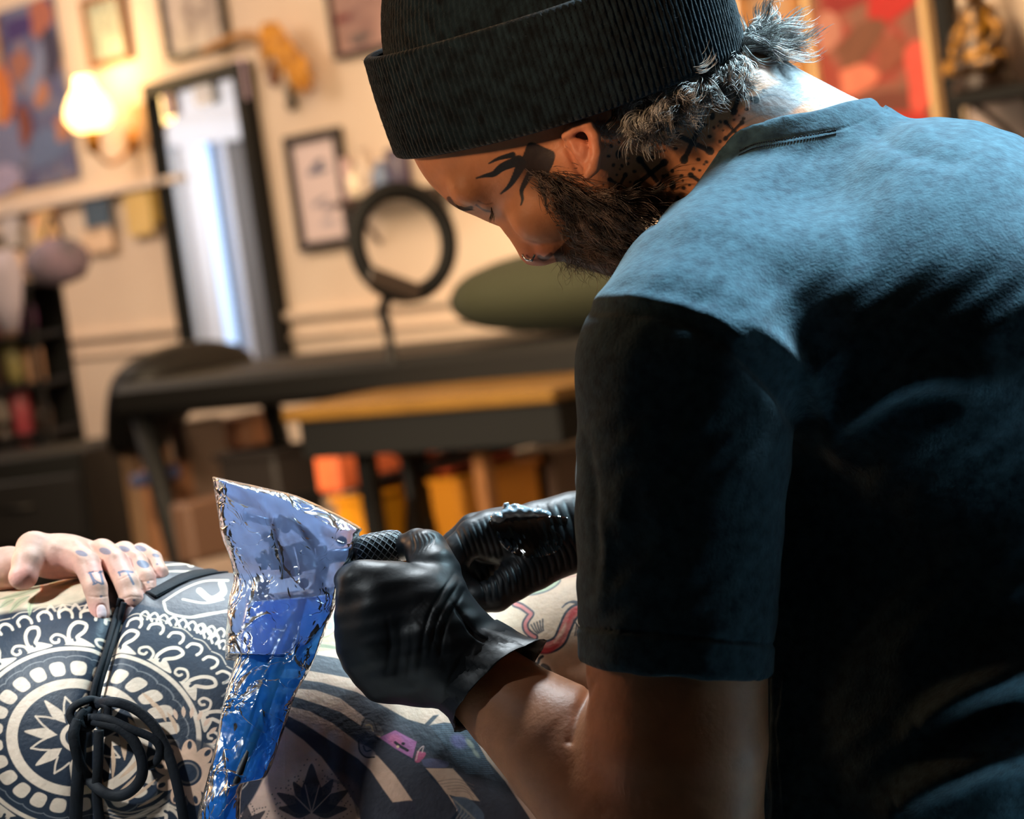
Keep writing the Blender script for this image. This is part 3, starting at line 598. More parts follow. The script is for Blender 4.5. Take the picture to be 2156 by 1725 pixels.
# crates and cloths under the table
def crate(px0, py0, px1, py1, d, dep, col, lab, name, cat, lip=True, c2=None):
    z1 = P((px0+px1)/2, py0, d)[2]; z0 = P((px0+px1)/2, py1, d)[2]; A = P(px0, (py0+py1)/2, d); B = P(px1, (py0+py1)/2, d); c = (A+B)/2; W_ = np.linalg.norm(B-A)/2
    r = empty(name, np.array([c[0], c[1], z0]), lab, cat); m = mat(name+'_%d' % px0, col, .6, c2=c2, nscale=8)
    c = c+ty*dep/2; W_ *= .8; MB().box([c[0], c[1], (z0+z1)/2], tx*W_, ty*dep/2, ZZ*(z1-z0)/2, .01).build('body', m, r)
    if lip: MB().box([c[0], c[1], z1-.008], tx*(W_+.008), ty*(dep/2+.008), ZZ*.008, .003).build('rim', m, r)
    return c, z0, z1
c1, z0a, _ = crate(640, 940, 728, 1042, 5.88, .25, (226, 110, 64), 'orange storage bin left of the lamp pole under the table', 'storage_bin', 'bin')
crate(722, 945, 800, 1040, 6.0, .25, (190, 76, 34), 'darker orange storage bin just left of the lamp pole', 'storage_bin', 'bin')
crate(846, 962, 972, 1002, 5.88, .25, (206, 86, 44), 'flat orange box right of the lamp pole under the table', 'flat_box', 'box')
crate(690, 1043, 800, 1250, 5.86, .36, (216, 140, 10), 'yellow crate left of the lamp pole', 'yellow_crate', 'crate')
crate(858, 1004, 1010, 1250, 5.86, .3, (206, 130, 16), 'yellow crate right of the lamp pole', 'yellow_crate', 'crate')
pz = P(1012, 950, 5.7); pb = P(1012, 1180, 5.7)
po = empty('wooden_post', [pz[0], pz[1], 0], 'pale wooden post under the right of the table', 'post'); MB().box([pz[0], pz[1], pz[2]/2], tx*.018, ty*.018, ZZ*pz[2]/2, .003).build('post_body', mat('post_wood', (170, 112, 64), .6), po)
crate(1040, 950, 1200, 1130, 6.1, .3, (70, 50, 38), 'brown cardboard box beneath the right of the table', 'cardboard_box', 'box', False, (92, 66, 48))
# ---- things under the bench head at left
for i, (px0, py0, px1, py1, d, col, lab, nm) in enumerate((
    (355, 890, 420, 1180, 6.7, (128, 106, 92), 'tall grey-tan cardboard tube box under the bench head', 'tall_box'),
    (250, 905, 300, 1180, 6.9, (150, 116, 86), 'narrow tan box left of the bench leg', 'tall_box'),
    (290, 985, 345, 1190, 6.6, (160, 110, 76), 'tan box just behind the bench leg', 'tall_box'),
    (430, 880, 545, 950, 6.9, (140, 92, 60), 'wide brown carton under the bench top', 'carton'),
    (262, 1000, 296, 1030, 6.4, (52, 58, 92), 'small navy box left of the bench leg', 'carton'),
    (420, 950, 640, 1190, 6.2, (30, 24, 22), 'black equipment case under the bench', 'equipment_case'),
    (345, 1060, 420, 1190, 6.2, (104, 76, 60), 'brown box low beside the black equipment case', 'carton'))):
    crate(px0, py0, px1, py1, d, .16, col, lab, nm, nm.split('_')[-1], i in (3, 5))
# ---- ring light on stand
D3 = 5.8
rc = P(848, 510, D3); root = empty('ring_light', np.array([*P(850, 1100, D3)[:2], 0]), 'black ring light on a slim stand beside the framed drawing', 'lamp')
nrm = -FW*.86+RT*.48+UP*.12; nrm /= np.linalg.norm(nrm); upv = UP*.94+RT*.34; upv -= (upv@nrm)*nrm; upv /= np.linalg.norm(upv); sd = np.cross(upv, nrm)
R0 = 112*D3/FPX; V = []; F = []; n = 64; prof = [(-.018, -.012), (.018, -.012), (.022, 0), (.018, .014), (-.018, .014), (-.022, 0)]
for k in range(n):
    t = 2*math.pi*k/n; e = sd*math.cos(t)*.97+upv*math.sin(t)*1.0
    for a_, b_ in prof: V.append(rc+e*(R0+a_)+nrm*b_)
m_ = len(prof); F = [(k*m_+j, k*m_+(j+1) % m_, ((k+1) % n)*m_+(j+1) % m_, ((k+1) % n)*m_+j) for k in range(n) for j in range(m_)]
mesh('ring', V, F, mat('ring_black', (4, 4, 4), .7, spec=.2), root)
g = MB(); g.box(rc-upv*R0*.86+nrm*.005, sd*.07, upv*.022, nrm*.014, .004); g.build('phone_holder', mat('holder_brown', (38, 28, 22), .5), root)
pv = P(806, 652, D3); g = MB(); g.tube(smoothpath([rc-upv*R0*1.02, pv, P(816, 690, D3)], 8), .014, 10); g.build('tilt_joint', m_black, root, True)
pole_t = P(816, 690, D3); pb_ = np.array([pole_t[0]-.0, pole_t[1], .02]); g = MB(); g.tube([pole_t, pb_+ZZ*.3], .012, 10); g.tube([pb_+ZZ*.75, pb_+ZZ*.05], .018, 10); g.build('pole', m_black, root, True)
for k in range(3):
    a_ = 2*math.pi*k/3+.4; g = MB(); g.tube([pb_+ZZ*.55, pb_+np.array([math.cos(a_)*.13, math.sin(a_)*.13, .0])], .011, 8); g.build('leg', m_black, root, True)
g = MB(); g.lathe(pb_+ZZ*.62, ZZ, [(.02, 0), (.045, .02), (.045, .09), (.02, .12)], 16); g.build('collar', m_black, root, True)
# ================================================================ THE TATTOO ARTIST
INK = (34, 38, 44)
art = empty('person', q2w([Q(1900, 2300, 0)])[0], 'bearded person in black beanie, faded dark t-shirt and black gloves bending forward', 'person')
m_skin = mat('artist_skin', None, .5, attr=True, nscale=60, ndetail=4, bump=.35, bscale=260, sss=.08, spec=.4)
# ---- body: head, neck, near arm and far arm as one surface
def body_sdf(G):
    R1 = np.array([[.952, -.305, 0], [.305*.976, .952*.976, .216], [-.066, -.206, .976]])
    G.u(G.ell(Q(1185, 165, -5), (352, 330, 235), R1), 0)
    G.chain([(1015, 297, -20, 126), (1046, 308, 20, 114)], 50)
    G.chain([(985, 398, -90, 36), (992, 392, 80, 38)], 30)
    G.u(G.ell(Q(1020, 421, -62), (22, 25, 34)), 7)
    G.u(G.ell(Q(1152, 418, -30), (88, 104, 120)), 26)
    G.u(G.ell(Q(1120, 455, -88), (44, 50, 40)), 24)
    G.chain([(1060, 425, -8, 30), (1090, 470, -14, 33), (1128, 524, -18, 36), (1142, 530, -18, 30)], 16)
    G.u(G.ell(Q(1152, 522, -52), (26, 22, 22)), 7)
    G.chain([(1195, 500, -10, 52), (1285, 515, 0, 62)], 25)
    G.chain([(1220, 330, -150, 62), (1265, 430, -120, 52), (1290, 510, -30, 56)], 40)
    G.chain([(1390, 225, 20, 176), (1552, 302, 40, 198), (1725, 420, 60, 222), (1900, 700, 60, 260)], 60)
    # ear
    for ch in ([(1192, 286, -232, 12), (1212, 266, -246, 13), (1236, 262, -250, 13), (1252, 288, -248, 13), (1256, 322, -244, 13), (1248, 352, -238, 15), (1238, 366, -236, 12)],
               [(1200, 300, -222, 16), (1222, 315, -228, 22), (1238, 345, -230, 15)]): G.chain(ch, 5)
    G.sub(G.ell(Q(1216, 306, -258), (13, 24, 15)), 6)
    G.chain([(1480, 760, 500, 150), (1430, 1010, 500, 130), (1450, 1110, 400, 105), (1390, 1092, 310, 84), (1300, 1100, 292, 72)], 20)
    # near arm, elbow below the frame, forearm up to the wrist
    G.chain([(1460, 760, -420, 205), (1425, 1200, -420, 190), (1425, 1560, -410, 192), (1420, 1780, -380, 180)], 30)
    G.chain([(1420, 1800, -380, 182), (1330, 1700, -330, 176), (1200, 1585, -230, 142), (1080, 1490, -130, 104), (1005, 1425, -90, 90), (930, 1360, -60, 85)], 45)
def skin_paint(V, N, px, py):
    p = Paint(px, py, (196, 132, 94)); front = N[:, 2] < .25
    n = np.sin(px*.05+np.sin(py*.037)*2)*np.sin(py*.043+1.3)
    p.mix(.5+.5*n, (204, 140, 100), .5)
    p.mix(np.exp(-(((px-1130)/40)**2+((py-545)/30)**2)), (196, 120, 104), .7)      # reddish nose tip
    p.mix(np.exp(-(((px-1225)/45)**2+((py-315)/60)**2)), (206, 124, 100), .7)
    fc = (V[:, 1] < 420)&front
    # neck ink on the back, blue-grey nape wash deepened to dim overlit skin
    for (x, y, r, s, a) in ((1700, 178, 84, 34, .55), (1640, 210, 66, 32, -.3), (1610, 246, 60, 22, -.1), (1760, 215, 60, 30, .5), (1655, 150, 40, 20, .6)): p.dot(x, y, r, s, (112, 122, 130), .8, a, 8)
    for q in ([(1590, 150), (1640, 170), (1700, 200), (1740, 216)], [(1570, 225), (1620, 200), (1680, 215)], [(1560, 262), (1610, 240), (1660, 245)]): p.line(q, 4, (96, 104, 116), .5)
    # flower-and-cross figures
    def crossfig(x, y, s, a):
        for k in range(4):
            t = a+k*math.pi/2; e = (x+s*math.cos(t), y+s*math.sin(t)); p.line([(x, y), e], s*.28, INK, .96); p.dot(*e, s*.26, s*.22, INK, .96, t)
            t2 = t+math.pi/4; p.dot(x+s*.95*math.cos(t2), y+s*.95*math.sin(t2), s*.13, s*.1, INK, .95)
            p.dot(x+s*1.45*math.cos(t2+.3), y+s*1.4*math.sin(t2+.3), s*.1, s*.1, INK, .9)
    def dotfig(x, y, s, a):
        p.dot(x, y, s*.36, s*.24, INK, .96, a+1.3)
        for k in range(7): t = a+k*2*math.pi/7; p.dot(x+s*.8*math.cos(t), y+s*math.sin(t), s*.17, s*.13, INK, .95, t)
    for c in ((1370, 365, 36, .9), (1458, 300, 40, .45), (1556, 200, 36, .3), (1305, 390, 24, .5), (1545, 275, 24, .8), (1478, 385, 28, .6), (1290, 445, 24, .2), (1375, 455, 24, .7)): crossfig(*c)
    for c in ((1302, 325, 26, .3), (1416, 390, 30, .2), (1508, 345, 26, .6), (1330, 425, 18, .1), (1500, 245, 24, .5), (1390, 300, 20, .1), (1350, 250, 22, .1), (1440, 440, 22, .3)): dotfig(*c)
    # black sun on the temple with curling rays
    p.poly([(1100, 330), (1115, 300), (1150, 312), (1168, 322), (1166, 342), (1155, 368), (1160, 385), (1130, 375), (1098, 352), (1070, 340)], INK, .96)
    for q, w_ in (([(1092, 338), (1058, 352), (1040, 366), (1022, 370), (1000, 376)], 20), ([(1098, 345), (1086, 370), (1072, 392), (1052, 410)], 19), ([(1118, 362), (1106, 384), (1098, 402), (1100, 420), (1096, 434)], 13), ([(1140, 372), (1142, 396), (1148, 420), (1153, 452)], 15), ([(1080, 326), (1050, 334), (1028, 345)], 10)):
        pp = smoothpath(q, 26)
        for i in range(len(pp)-1): p.dot(*pp[i], w_*.5*(1-i/len(pp))+1.2, w_*.5*(1-i/len(pp))+1.2, INK, .96)
    # brow, closed lid line and lashes root
    p.line([(945, 418), (957, 434), (975, 441), (992, 438)], 9, (44, 34, 30), .85); p.line([(1003, 432), (1018, 442), (1034, 446)], 4, (70, 40, 32), .8)
    p.line([(1006, 423), (1022, 430), (1036, 428)], 3, (120, 76, 58), .6)
    p.line([(1135, 541), (1146, 546), (1160, 536)], 9, (60, 30, 24), .8)
    # beard stubble shade
    D, _ = segdist(px, py, [(1110, 360), (1160, 400), (1215, 440), (1290, 440)])
    p.mix(np.clip(1.2-D/34, 0, 1)*(py < 500), (50, 38, 34), .75)
    b = inpoly(px, py, [(1165, 400), (1250, 425), (1400, 430), (1430, 520), (1300, 640), (1190, 600), (1165, 535), (1200, 500)])
    p.mix(b*1.0, (40, 30, 28), .85)
    arm = V[:, 1] > 450
    back = ~front & ~arm; p.c[back] = lin((196, 138, 104))
    return p.c
G = Grid((-330, -1080, -700), (1000, 1000, 640), 5.0); body_sdf(G)
def skin_disp(V, N, px, py):
    d = np.zeros(len(V))
    D, _ = segdist(px, py, [(1190, 300), (1206, 340), (1222, 372)]); d -= 5*np.exp(-(D/6)**2)
    D, _ = segdist(px, py, [(1245, 1440), (1218, 1500), (1200, 1560)]); d -= 6*np.exp(-(D/10)**2)
    return d
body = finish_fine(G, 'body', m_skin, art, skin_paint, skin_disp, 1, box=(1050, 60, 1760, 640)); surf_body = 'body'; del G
# ---- t-shirt
m_shirt = mat('faded_tshirt', (38, 56, 68), .95, c2=(60, 86, 98), nscale=150, ndetail=6, bump=.5, bscale=520, sheen=.12, spec=.1, contrast=(.3, .74))
G = Grid((60, -680, -760), (1500, 1020, 800), 9.0)
G.u(G.ell(Q(1955, 722, 60), (450, 474, 600)), 0)
G.u(G.ell(Q(2120, 1080, 80), (440, 620, 520)), 120)
G.u(G.ell(Q(1990, 1500, 60), (420, 560, 500)), 120)
G.chain([(1650, 470, 0, 205), (1495, 645, -330, 205)], 90)
G.chain([(1520, 690, -350, 190), (1760, 690, -350, 215), (1960, 700, -310, 250)], 100)
G.chain([(1655, 470, 100, 205), (1560, 640, 480, 200)], 90)
G.chain([(1452, 765, -440, 240), (1432, 1080, -440, 220), (1422, 1430, -430, 203)], 45)
G.chain([(1480, 720, 520, 200), (1400, 1000, 480, 190)], 60)
G.chain([(1640, 760, 0, 230), (1640, 1500, 0, 240), (1680, 2000, 0, 250)], 90)
G.chain([(1540, 300, 40, 208), (1725, 420, 60, 238), (1900, 700, 60, 275)], 30)
f32 = np.float32
# open neckline and straight sleeve hem
def hemcut(g):
    cut = (g.Y-f32(Q(1420, 1405, -430)[1]))-(g.X-f32(Q(1420, 1405, -430)[0]))*f32(.075)
    g.D = np.where((g.X < f32(Q(1640, 1400, -430)[0])) & (g.Y > f32(Q(1420, 1200, -430)[1])) & (g.Z < f32(-180)), np.maximum(g.D, cut), g.D).astype(np.float32)
G.op(hemcut)
G.sub(G.cone(Q(1425, 1380, -415, 184), Q(1420, 1700, -410, 186)), 4)
OPEN = smoothpath([(1900, -600), (1866, 190), (1835, 203), (1700, 233), (1600, 256), (1550, 275), (1514, 312), (1486, 362), (1460, 402), (1436, 420), (1400, 424), (1360, 400), (1300, -600), (1900, -600)], 90)
def neckcut(g):
    k = FPX/(FPX+g.Z); x = (CX+g.X*k+0*g.Y*k).astype(np.float32); y = (CY+g.Y*k+0*g.X*k).astype(np.float32)
    if x.max() < 1290 or x.min() > 1910 or y.min() > 470: return
    x, y = np.broadcast_arrays(x, y); x = x.ravel(); y = y.ravel(); D, _ = segdist(x, y, OPEN); s = np.where(inpoly(x, y, OPEN), 1, -1)
    g.D = np.maximum(g.D, (s*D).reshape(g.D.shape).astype(np.float32))
G.op(neckcut)
def shirt_disp(V, N, px, py):
    d = np.zeros(len(V)); fr = np.clip(-N[:, 2]*2+.6, 0, 1)
    def crease(pts, dep, w_, s=0):
        nonlocal d
        p = smoothpath(pts, 24); D, T = segdist(px, py, p); d += dep*np.exp(-(D/w_)**2)*np.sin(np.pi*np.clip(T, .03, .97))**.5*fr
    crease([(1215, 655), (1320, 652), (1460, 682), (1560, 748), (1640, 830), (1700, 920)], -12, 13); crease([(1225, 632), (1330, 630), (1470, 660), (1580, 730), (1660, 810)], 9, 18)
    crease([(1560, 700), (1640, 790), (1705, 900), (1740, 1010)], -16, 34); crease([(1500, 655), (1640, 730), (1730, 850), (1752, 960)], 12, 22)
    crease([(1760, 900), (1830, 850), (1930, 800), (2080, 800)], 34, 36); crease([(1790, 990), (1850, 900), (1950, 850), (2040, 860)], -24, 46)
    crease([(1700, 960), (1740, 900), (1800, 800), (1850, 740)], -14, 30); crease([(1660, 850), (1740, 760), (1790, 700)], 9, 26)
    crease([(2190, 1395), (2100, 1430), (2010, 1480), (1930, 1540)], 62, 34); crease([(2190, 1580), (2080, 1595), (1970, 1640), (1890, 1700)], 62, 34)
    crease([(2190, 1490), (2080, 1520), (1970, 1570)], -40, 36); crease([(2156, 1290), (2060, 1330), (1960, 1400)], -26, 44)
    crease([(1800, 250), (1870, 300), (1960, 330), (2060, 340)], -7, 18); crease([(1830, 225), (1900, 262), (1980, 290)], 5, 14)
    crease([(1232, 900), (1250, 1050), (1262, 1200)], -7, 12); crease([(1250, 1060), (1275, 1160), (1262, 1290)], 6, 14); crease([(1330, 1000), (1350, 1180)], -5, 22)
    # hem band of the sleeve
    s = (px < 1650) & (V[:, 2] < -245); hy = 1322+(px-1220)*.09
    d += np.where(s & (py > hy), 4.0, 0)-np.where(s, 5*np.exp(-((py-hy)/5)**2), 0)
    # slow wobble of loose cloth
    d += 2.2*np.sin(px*.021+py*.013)*np.sin(py*.027-px*.009+1)+1.1*np.sin(px*.06+py*.045+2*np.sin(py*.02))
    crease([(1870, 230), (1780, 268), (1719, 279), (1648, 291), (1592, 300), (1540, 332), (1500, 385)], -3.2, 3.5)
    return d
shirt = finish_fine(G, 'tshirt', m_shirt, art, None, shirt_disp, 1, box=(1380, 180, 1900, 520)); del G

# stitches under the neckline rib: short thread pieces in one seam
g = MB(); m_thread = mat('navy_thread', (22, 32, 42), .8)
for dy in (3, 11):
    hits = near_surface('tshirt', smoothpath([(1556, 315+dy), (1592, 300+dy), (1648, 291+dy), (1719, 279+dy), (1760, 271+dy)], 90), .5)
    for a_, b_ in list(zip(hits[:-1], hits[1:]))[::2]:
        if a_ is not None and b_ is not None and np.linalg.norm(a_-b_) < .006: g.tube([a_, b_], .0006, 5)
if g.V: g.build('neckline_stitching', m_thread, shirt)
# ---- knitted beanie: crown and turned-up cuff
E1 = np.array([.952, -.305, 0]); t_ = math.radians(12.5); EU = np.array([-.305*math.cos(t_), -.952*math.cos(t_), -math.sin(t_)]); E1 = E1/np.linalg.norm(E1); EU -= (EU@E1)*E1; EU /= np.linalg.norm(EU); ES = np.cross(E1, EU)
if ES[2] > 0: ES = -ES
HC = Q(1199, 208, -5)
m_knit = mat('black_knit', (11, 18, 24), .95, c2=(23, 37, 46), nscale=120, ndetail=5, bump=.7, bscale=700, sheen=.15, spec=.05)
bean = empty('beanie', q2w([HC])[0]); bean.parent = art; bean.location = tuple(q2w([HC])[0]-parent_world(art))
def knit_ring(prof, nr, nseg, amp, a, b, ofs=lambda t: 0, fold=None):
    """prof rows of (height, radial offset, scale); ribs run up the cloth"""
    nt = nr*nseg; th = np.arange(nt)*2*math.pi/nt; V = []
    for i, (h, ro, sc) in enumerate(prof):
        rib = amp*(np.abs(np.cos(th*nr/2))**.8)+.5*amp*.4*np.sin(h*1.1+(np.floor(th*nr/(2*math.pi)) % 2)*math.pi)
        hh = h+(fold(th, h) if fold else 0)
        r1 = a*sc+ro+rib; r2 = b*sc+ro+rib
        V.append(HC+E1*(r1*np.cos(th))[:, None]+ES*(r2*np.sin(th))[:, None]+EU*(hh*np.ones(nt))[:, None])
    V = np.vstack(V); n = len(prof); I = np.arange(nt); J = (I+1) % nt; F = np.vstack([np.stack([i*nt+I, i*nt+J, (i+1)*nt+J, (i+1)*nt+I], 1) for i in range(n-1)]); return V, F
def foldf(th, h):
    c = np.cos(th); s = np.sin(th)
    return (h > 100)*(14*np.exp(-((th-.9)/.35)**2))-8*np.exp(-((th-1.6)/.7)**2)*(h < 60)
rows = [(-2, -16, 1), (-7, -8, 1), (-8, 0, 1), (-4, 6, 1)]+[(h, 9+3*math.sin(h/210*math.pi), 1+.0*h) for h in range(4, 205, 5)]+[(208, 7, 1), (212, 1, 1), (211, -8, 1), (205, -16, 1)]
V, F = knit_ring(rows, 176, 6, 2.6, 376, 290, fold=foldf)
mesh('cuff', q2w(V), F, m_knit, bean)
rows = [(60, -12, 1)]+[(h, -6, math.sqrt(max(0, 1-(max(h-190, 0)/330)**2))*(1-.0002*h)) for h in range(70, 500, 7)]+[(505, -6, .28), (514, -4, .15), (518, 0, .04)]
V, F = knit_ring(rows, 150, 5, 2.4, 364, 282, fold=lambda th, h: 6*np.sin(2*th+h*.02))
mesh('crown', q2w(V), F, m_knit, bean)
# knit fuzz and lint
S_ = 300; th = rng.uniform(-.3, 3.4, S_); h = rng.uniform(0, 208, S_); n_ = np.cos(th)[:, None]*E1+np.sin(th)[:, None]*ES; p0 = HC+385*np.cos(th)[:, None]*E1+300*np.sin(th)[:, None]*ES+h[:, None]*EU
V, F = strands(curls(p0, n_*.6+rng.normal(size=(S_, 3))*.8, rng.uniform(5, 12, S_), rng.uniform(1, 3, S_), rng.uniform(.2, .8, S_), 5), np.full(S_, .00011)); mesh('wool_fuzz', V, F, mat('grey_lint', (70, 80, 88), .9), bean)
# ---- hair: grey curls under the cuff and at the nape
m_hair = mat('grey_brown_hair', (84, 74, 68), .38, c2=(210, 208, 206), nscale=60, spec=.8, contrast=(.4, .62))
m_beard = mat('dark_beard', (46, 35, 30), .42, c2=(128, 106, 94), nscale=70, spec=.7, contrast=(.46, .64))
def Qs(x, y, z): return np.stack([(x-CX)*(FPX+z)/FPX, (y-CY)*(FPX+z)/FPX, z], 1)
U_ = rng.uniform; NR = lambda n, s, m=(0, 0, 0): rng.normal(size=(n, 3))*s+np.array(m)
def lumps(n, k, spread, base):
    """gather strands into locks: base points pulled to k lock centres"""
    c = rng.integers(0, k, n); o = np.stack([rng.normal(size=k)*spread, rng.normal(size=k)*spread, rng.normal(size=k)*spread], 1); return base, c, o
packs = []
def add(base, d, L, amp, tr, r, n=16, droop=None): packs.append(strands(curls(base, d, L, amp, tr, n, droop), r))
def locks(K, per, cen, dirf, Lr, ar, tr, rr, jit=4, n=16):
    """K locks, each of per strands sharing one curl"""
    global rng
    for k in range(K):
        b = cen(); d = np.array(dirf()); st = rng.bit_generator.state; base = np.tile(b, (per, 1))+rng.normal(size=(per, 3))*jit
        dd = np.tile(d, (per, 1))+rng.normal(size=(per, 3))*.08; S = per; u = np.cross(d, rng.normal(size=3)); u /= np.linalg.norm(u); v = np.cross(d/np.linalg.norm(d), u); L = U_(*Lr); am = U_(*ar); tu = U_(*tr); ph = U_(0, 6.28); t = np.linspace(0, 1, n)
        c = am*t**.7*(np.cos(ph+tu*6.28*t)-math.cos(ph)); s_ = am*t**.7*(np.sin(ph+tu*6.28*t)-math.sin(ph))
        Ls = L*U_(.8, 1.1, per); p = base[:, None, :]*1+(t[None, :]*Ls[:, None])[..., None]*(dd/np.linalg.norm(dd, axis=1)[:, None])[:, None, :]+(c[:, None]*u+s_[:, None]*v)[None]*U_(.85, 1.15, per)[:, None, None]
        packs.append(strands(q2w(p.reshape(-1, 3)).reshape(per, n, 3), U_(*rr, per)))
def c1():
    t = U_(0, 1); x, y = 1322+(1545-1322)*t+rng.normal()*14, 240-(240-112)*t+rng.normal()*13
    h = near_surface('body', [(x, y)])[0]
    return (w2q(h) if h is not None else Q(x, y, -150))+[0, 0, -U_(4, 22)]
locks(190, 15, c1, lambda: (.35+rng.normal()*.45, .9+rng.normal()*.4, -.25+rng.normal()*.3), (38, 104), (8, 21), (.6, 1.5), (.0002, .00034), 3.5)
locks(70, 14, lambda: Q(1545+U_(0, 70)+rng.normal()*8, 118-U_(0, 40)+rng.normal()*14, U_(-90, 70)), lambda: (1+rng.normal()*.25, -.12+rng.normal()*.3, rng.normal()*.3), (60, 130), (8, 18), (.4, 1.1), (.0002, .00034), 4)
locks(45, 12, lambda: Q(1600+rng.normal()*20, 82+rng.normal()*15, U_(-50, 50)), lambda: (.6+rng.normal()*.4, -.35+rng.normal()*.4, rng.normal()*.4), (25, 60), (10, 20), (.5, 1.0), (.0002, .00034), 3)
n = 160; add(Qs(1268+rng.normal(size=n)*18, 262+rng.normal(size=n)*12, -205+rng.normal(size=n)*10), NR(n, .4, (.2, 1, -.2)), U_(15, 42, n), U_(4, 9, n), np.full(n, 1.2), np.full(n, .00013))
def merge(packs):
    V, F, o = [], [], 0
    for a, b in packs: V.append(a); F.append(b+o); o += len(a)
    return np.vstack(V), np.vstack(F)
V, F = merge(packs); mesh('hair', V, F, m_hair, art); packs = []
edge = smoothpath([(1105, 355), (1140, 400), (1180, 450), (1195, 520)], 30); bl_ = []
while len(bl_) < 2300:
    t = U_(0, 1); b = edge[int(t*29)]+np.array([U_(0, 1)**.9*230, 0])+np.array([0, U_(-10, 60)*(.3+t)])
    if b[1] < 395 and b[0] > 1200: b[1] += 50
    h = near_surface('body', [(min(b[0], 1400), b[1])])[0]
    if h is not None: bl_.append(w2q(h))
bl_ = np.array(bl_); n = len(bl_); add(bl_, NR(n, .26, (.78, .40, -.22)), U_(25, 80, n), U_(3, 10, n), U_(.3, 1.1, n), U_(.00014, .00026, n), 14)
pool = bl_.tolist()
locks(70, 10, lambda: np.array(pool[rng.integers(0, len(pool))])+[0, 0, -14], lambda: (.8+rng.normal()*.25, .35+rng.normal()*.25, -.2), (50, 110), (5, 14), (.4, 1.0), (.00018, .0003), 3.5, 14)
n = 520; add(Qs(1180+U_(0, 95, n), 528+rng.normal(size=n)*14, U_(-60, 60, n)), NR(n, .5, (.45, 1, -.1)), U_(22, 60, n), U_(4, 12, n), U_(.4, 1.1, n), np.full(n, .00013), 14)
V, F = merge(packs); mesh('beard', V, F, m_beard, art)
P3 = np.array([q2w(smoothpath([Q(960+i*1.6, 430+4*math.sin(i*.3), -95+i*3), Q(966+i*1.8, 440+3*math.sin(i*.3), -95+i*3), Q(978+i*1.8, 443, -92+i*3)], 6)) for i in range(22)])
V, F = strands(P3, np.full(22, .00018)); mesh('eyebrow', V, F, m_beard, art)
P3 = np.array([q2w(smoothpath([Q(1034+i*.4, 437, -84+i*4), Q(1034+i*.6-(i % 3), 452, -92+i*4), Q(1030+i*.9-(i % 3)*2, 470-(i % 4)*3, -94+i*4)], 6)) for i in range(14)])
V, F = strands(P3, np.full(14, .00024)); mesh('eyelashes', V, F, mat('lash_black', (20, 16, 14), .5), art)
g = MB(); rp = [Q(1113+13*math.cos(a), 532+15*math.sin(a), -52-9*math.cos(a*.5)) for a in np.linspace(.2, 2.9, 14)]; g.tube(q2w(rp), .0008, 8); g.lathe(q2w([Q(1119, 547, -62)])[0], UP, [(.0006, -.0012), (.0014, 0), (.0006, .0012)], 10); g.build('nose_ring', mat('silver', (210, 210, 212), .2, 1.0), art, True)
# ---- black nitrile gloves
m_glove = mat('black_nitrile', (24, 29, 34), .46, bump=.25, bscale=160, spec=.4)
def wr(px, py, pts, dep, w_, d, T0=.03):
    p = smoothpath(pts, 22) if len(pts) > 2 else np.array(pts, float); D, T = segdist(px, py, p); return d+dep*np.exp(-(D/w_)**2)*np.sin(np.pi*np.clip(T, T0, 1-T0))**.6
# near (left) glove
G = Grid((-400, 220, -220), (80, 720, 150), 3.2)
G.u(G.ell(Q(850, 1335, -70), (134, 142, 82)), 0)
G.chain([(1045, 1425, -112, 102), (985, 1395, -100, 104), (920, 1350, -85, 118)], 40)
G.chain([(900, 1275, -90, 74), (800, 1238, -90, 56), (760, 1232, -78, 48)], 30)
G.chain([(925, 1265, -70, 62), (915, 1205, -25, 54), (898, 1160, 20, 45), (878, 1147, 52, 34), (846, 1152, 78, 27), (822, 1158, 88, 20)], 18)
G.chain([(765, 1232, -80, 50), (738, 1222, -40, 34), (742, 1212, 15, 30), (765, 1205, 55, 27), (800, 1200, 82, 24)], 22)
G.chain([(800, 1290, -110, 55), (762, 1300, -82, 52), (748, 1310, -20, 42), (775, 1300, 40, 36)], 40)
G.chain([(800, 1350, -110, 54), (772, 1370, -78, 50), (768, 1380, -15, 42), (800, 1360, 40, 36)], 40)
G.chain([(830, 1410, -95, 48), (808, 1430, -66, 42), (815, 1430, -10, 40), (850, 1400, 20, 30)], 40)
G.chain([(960, 1400, -95, 98), (900, 1410, -75, 78)], 25)
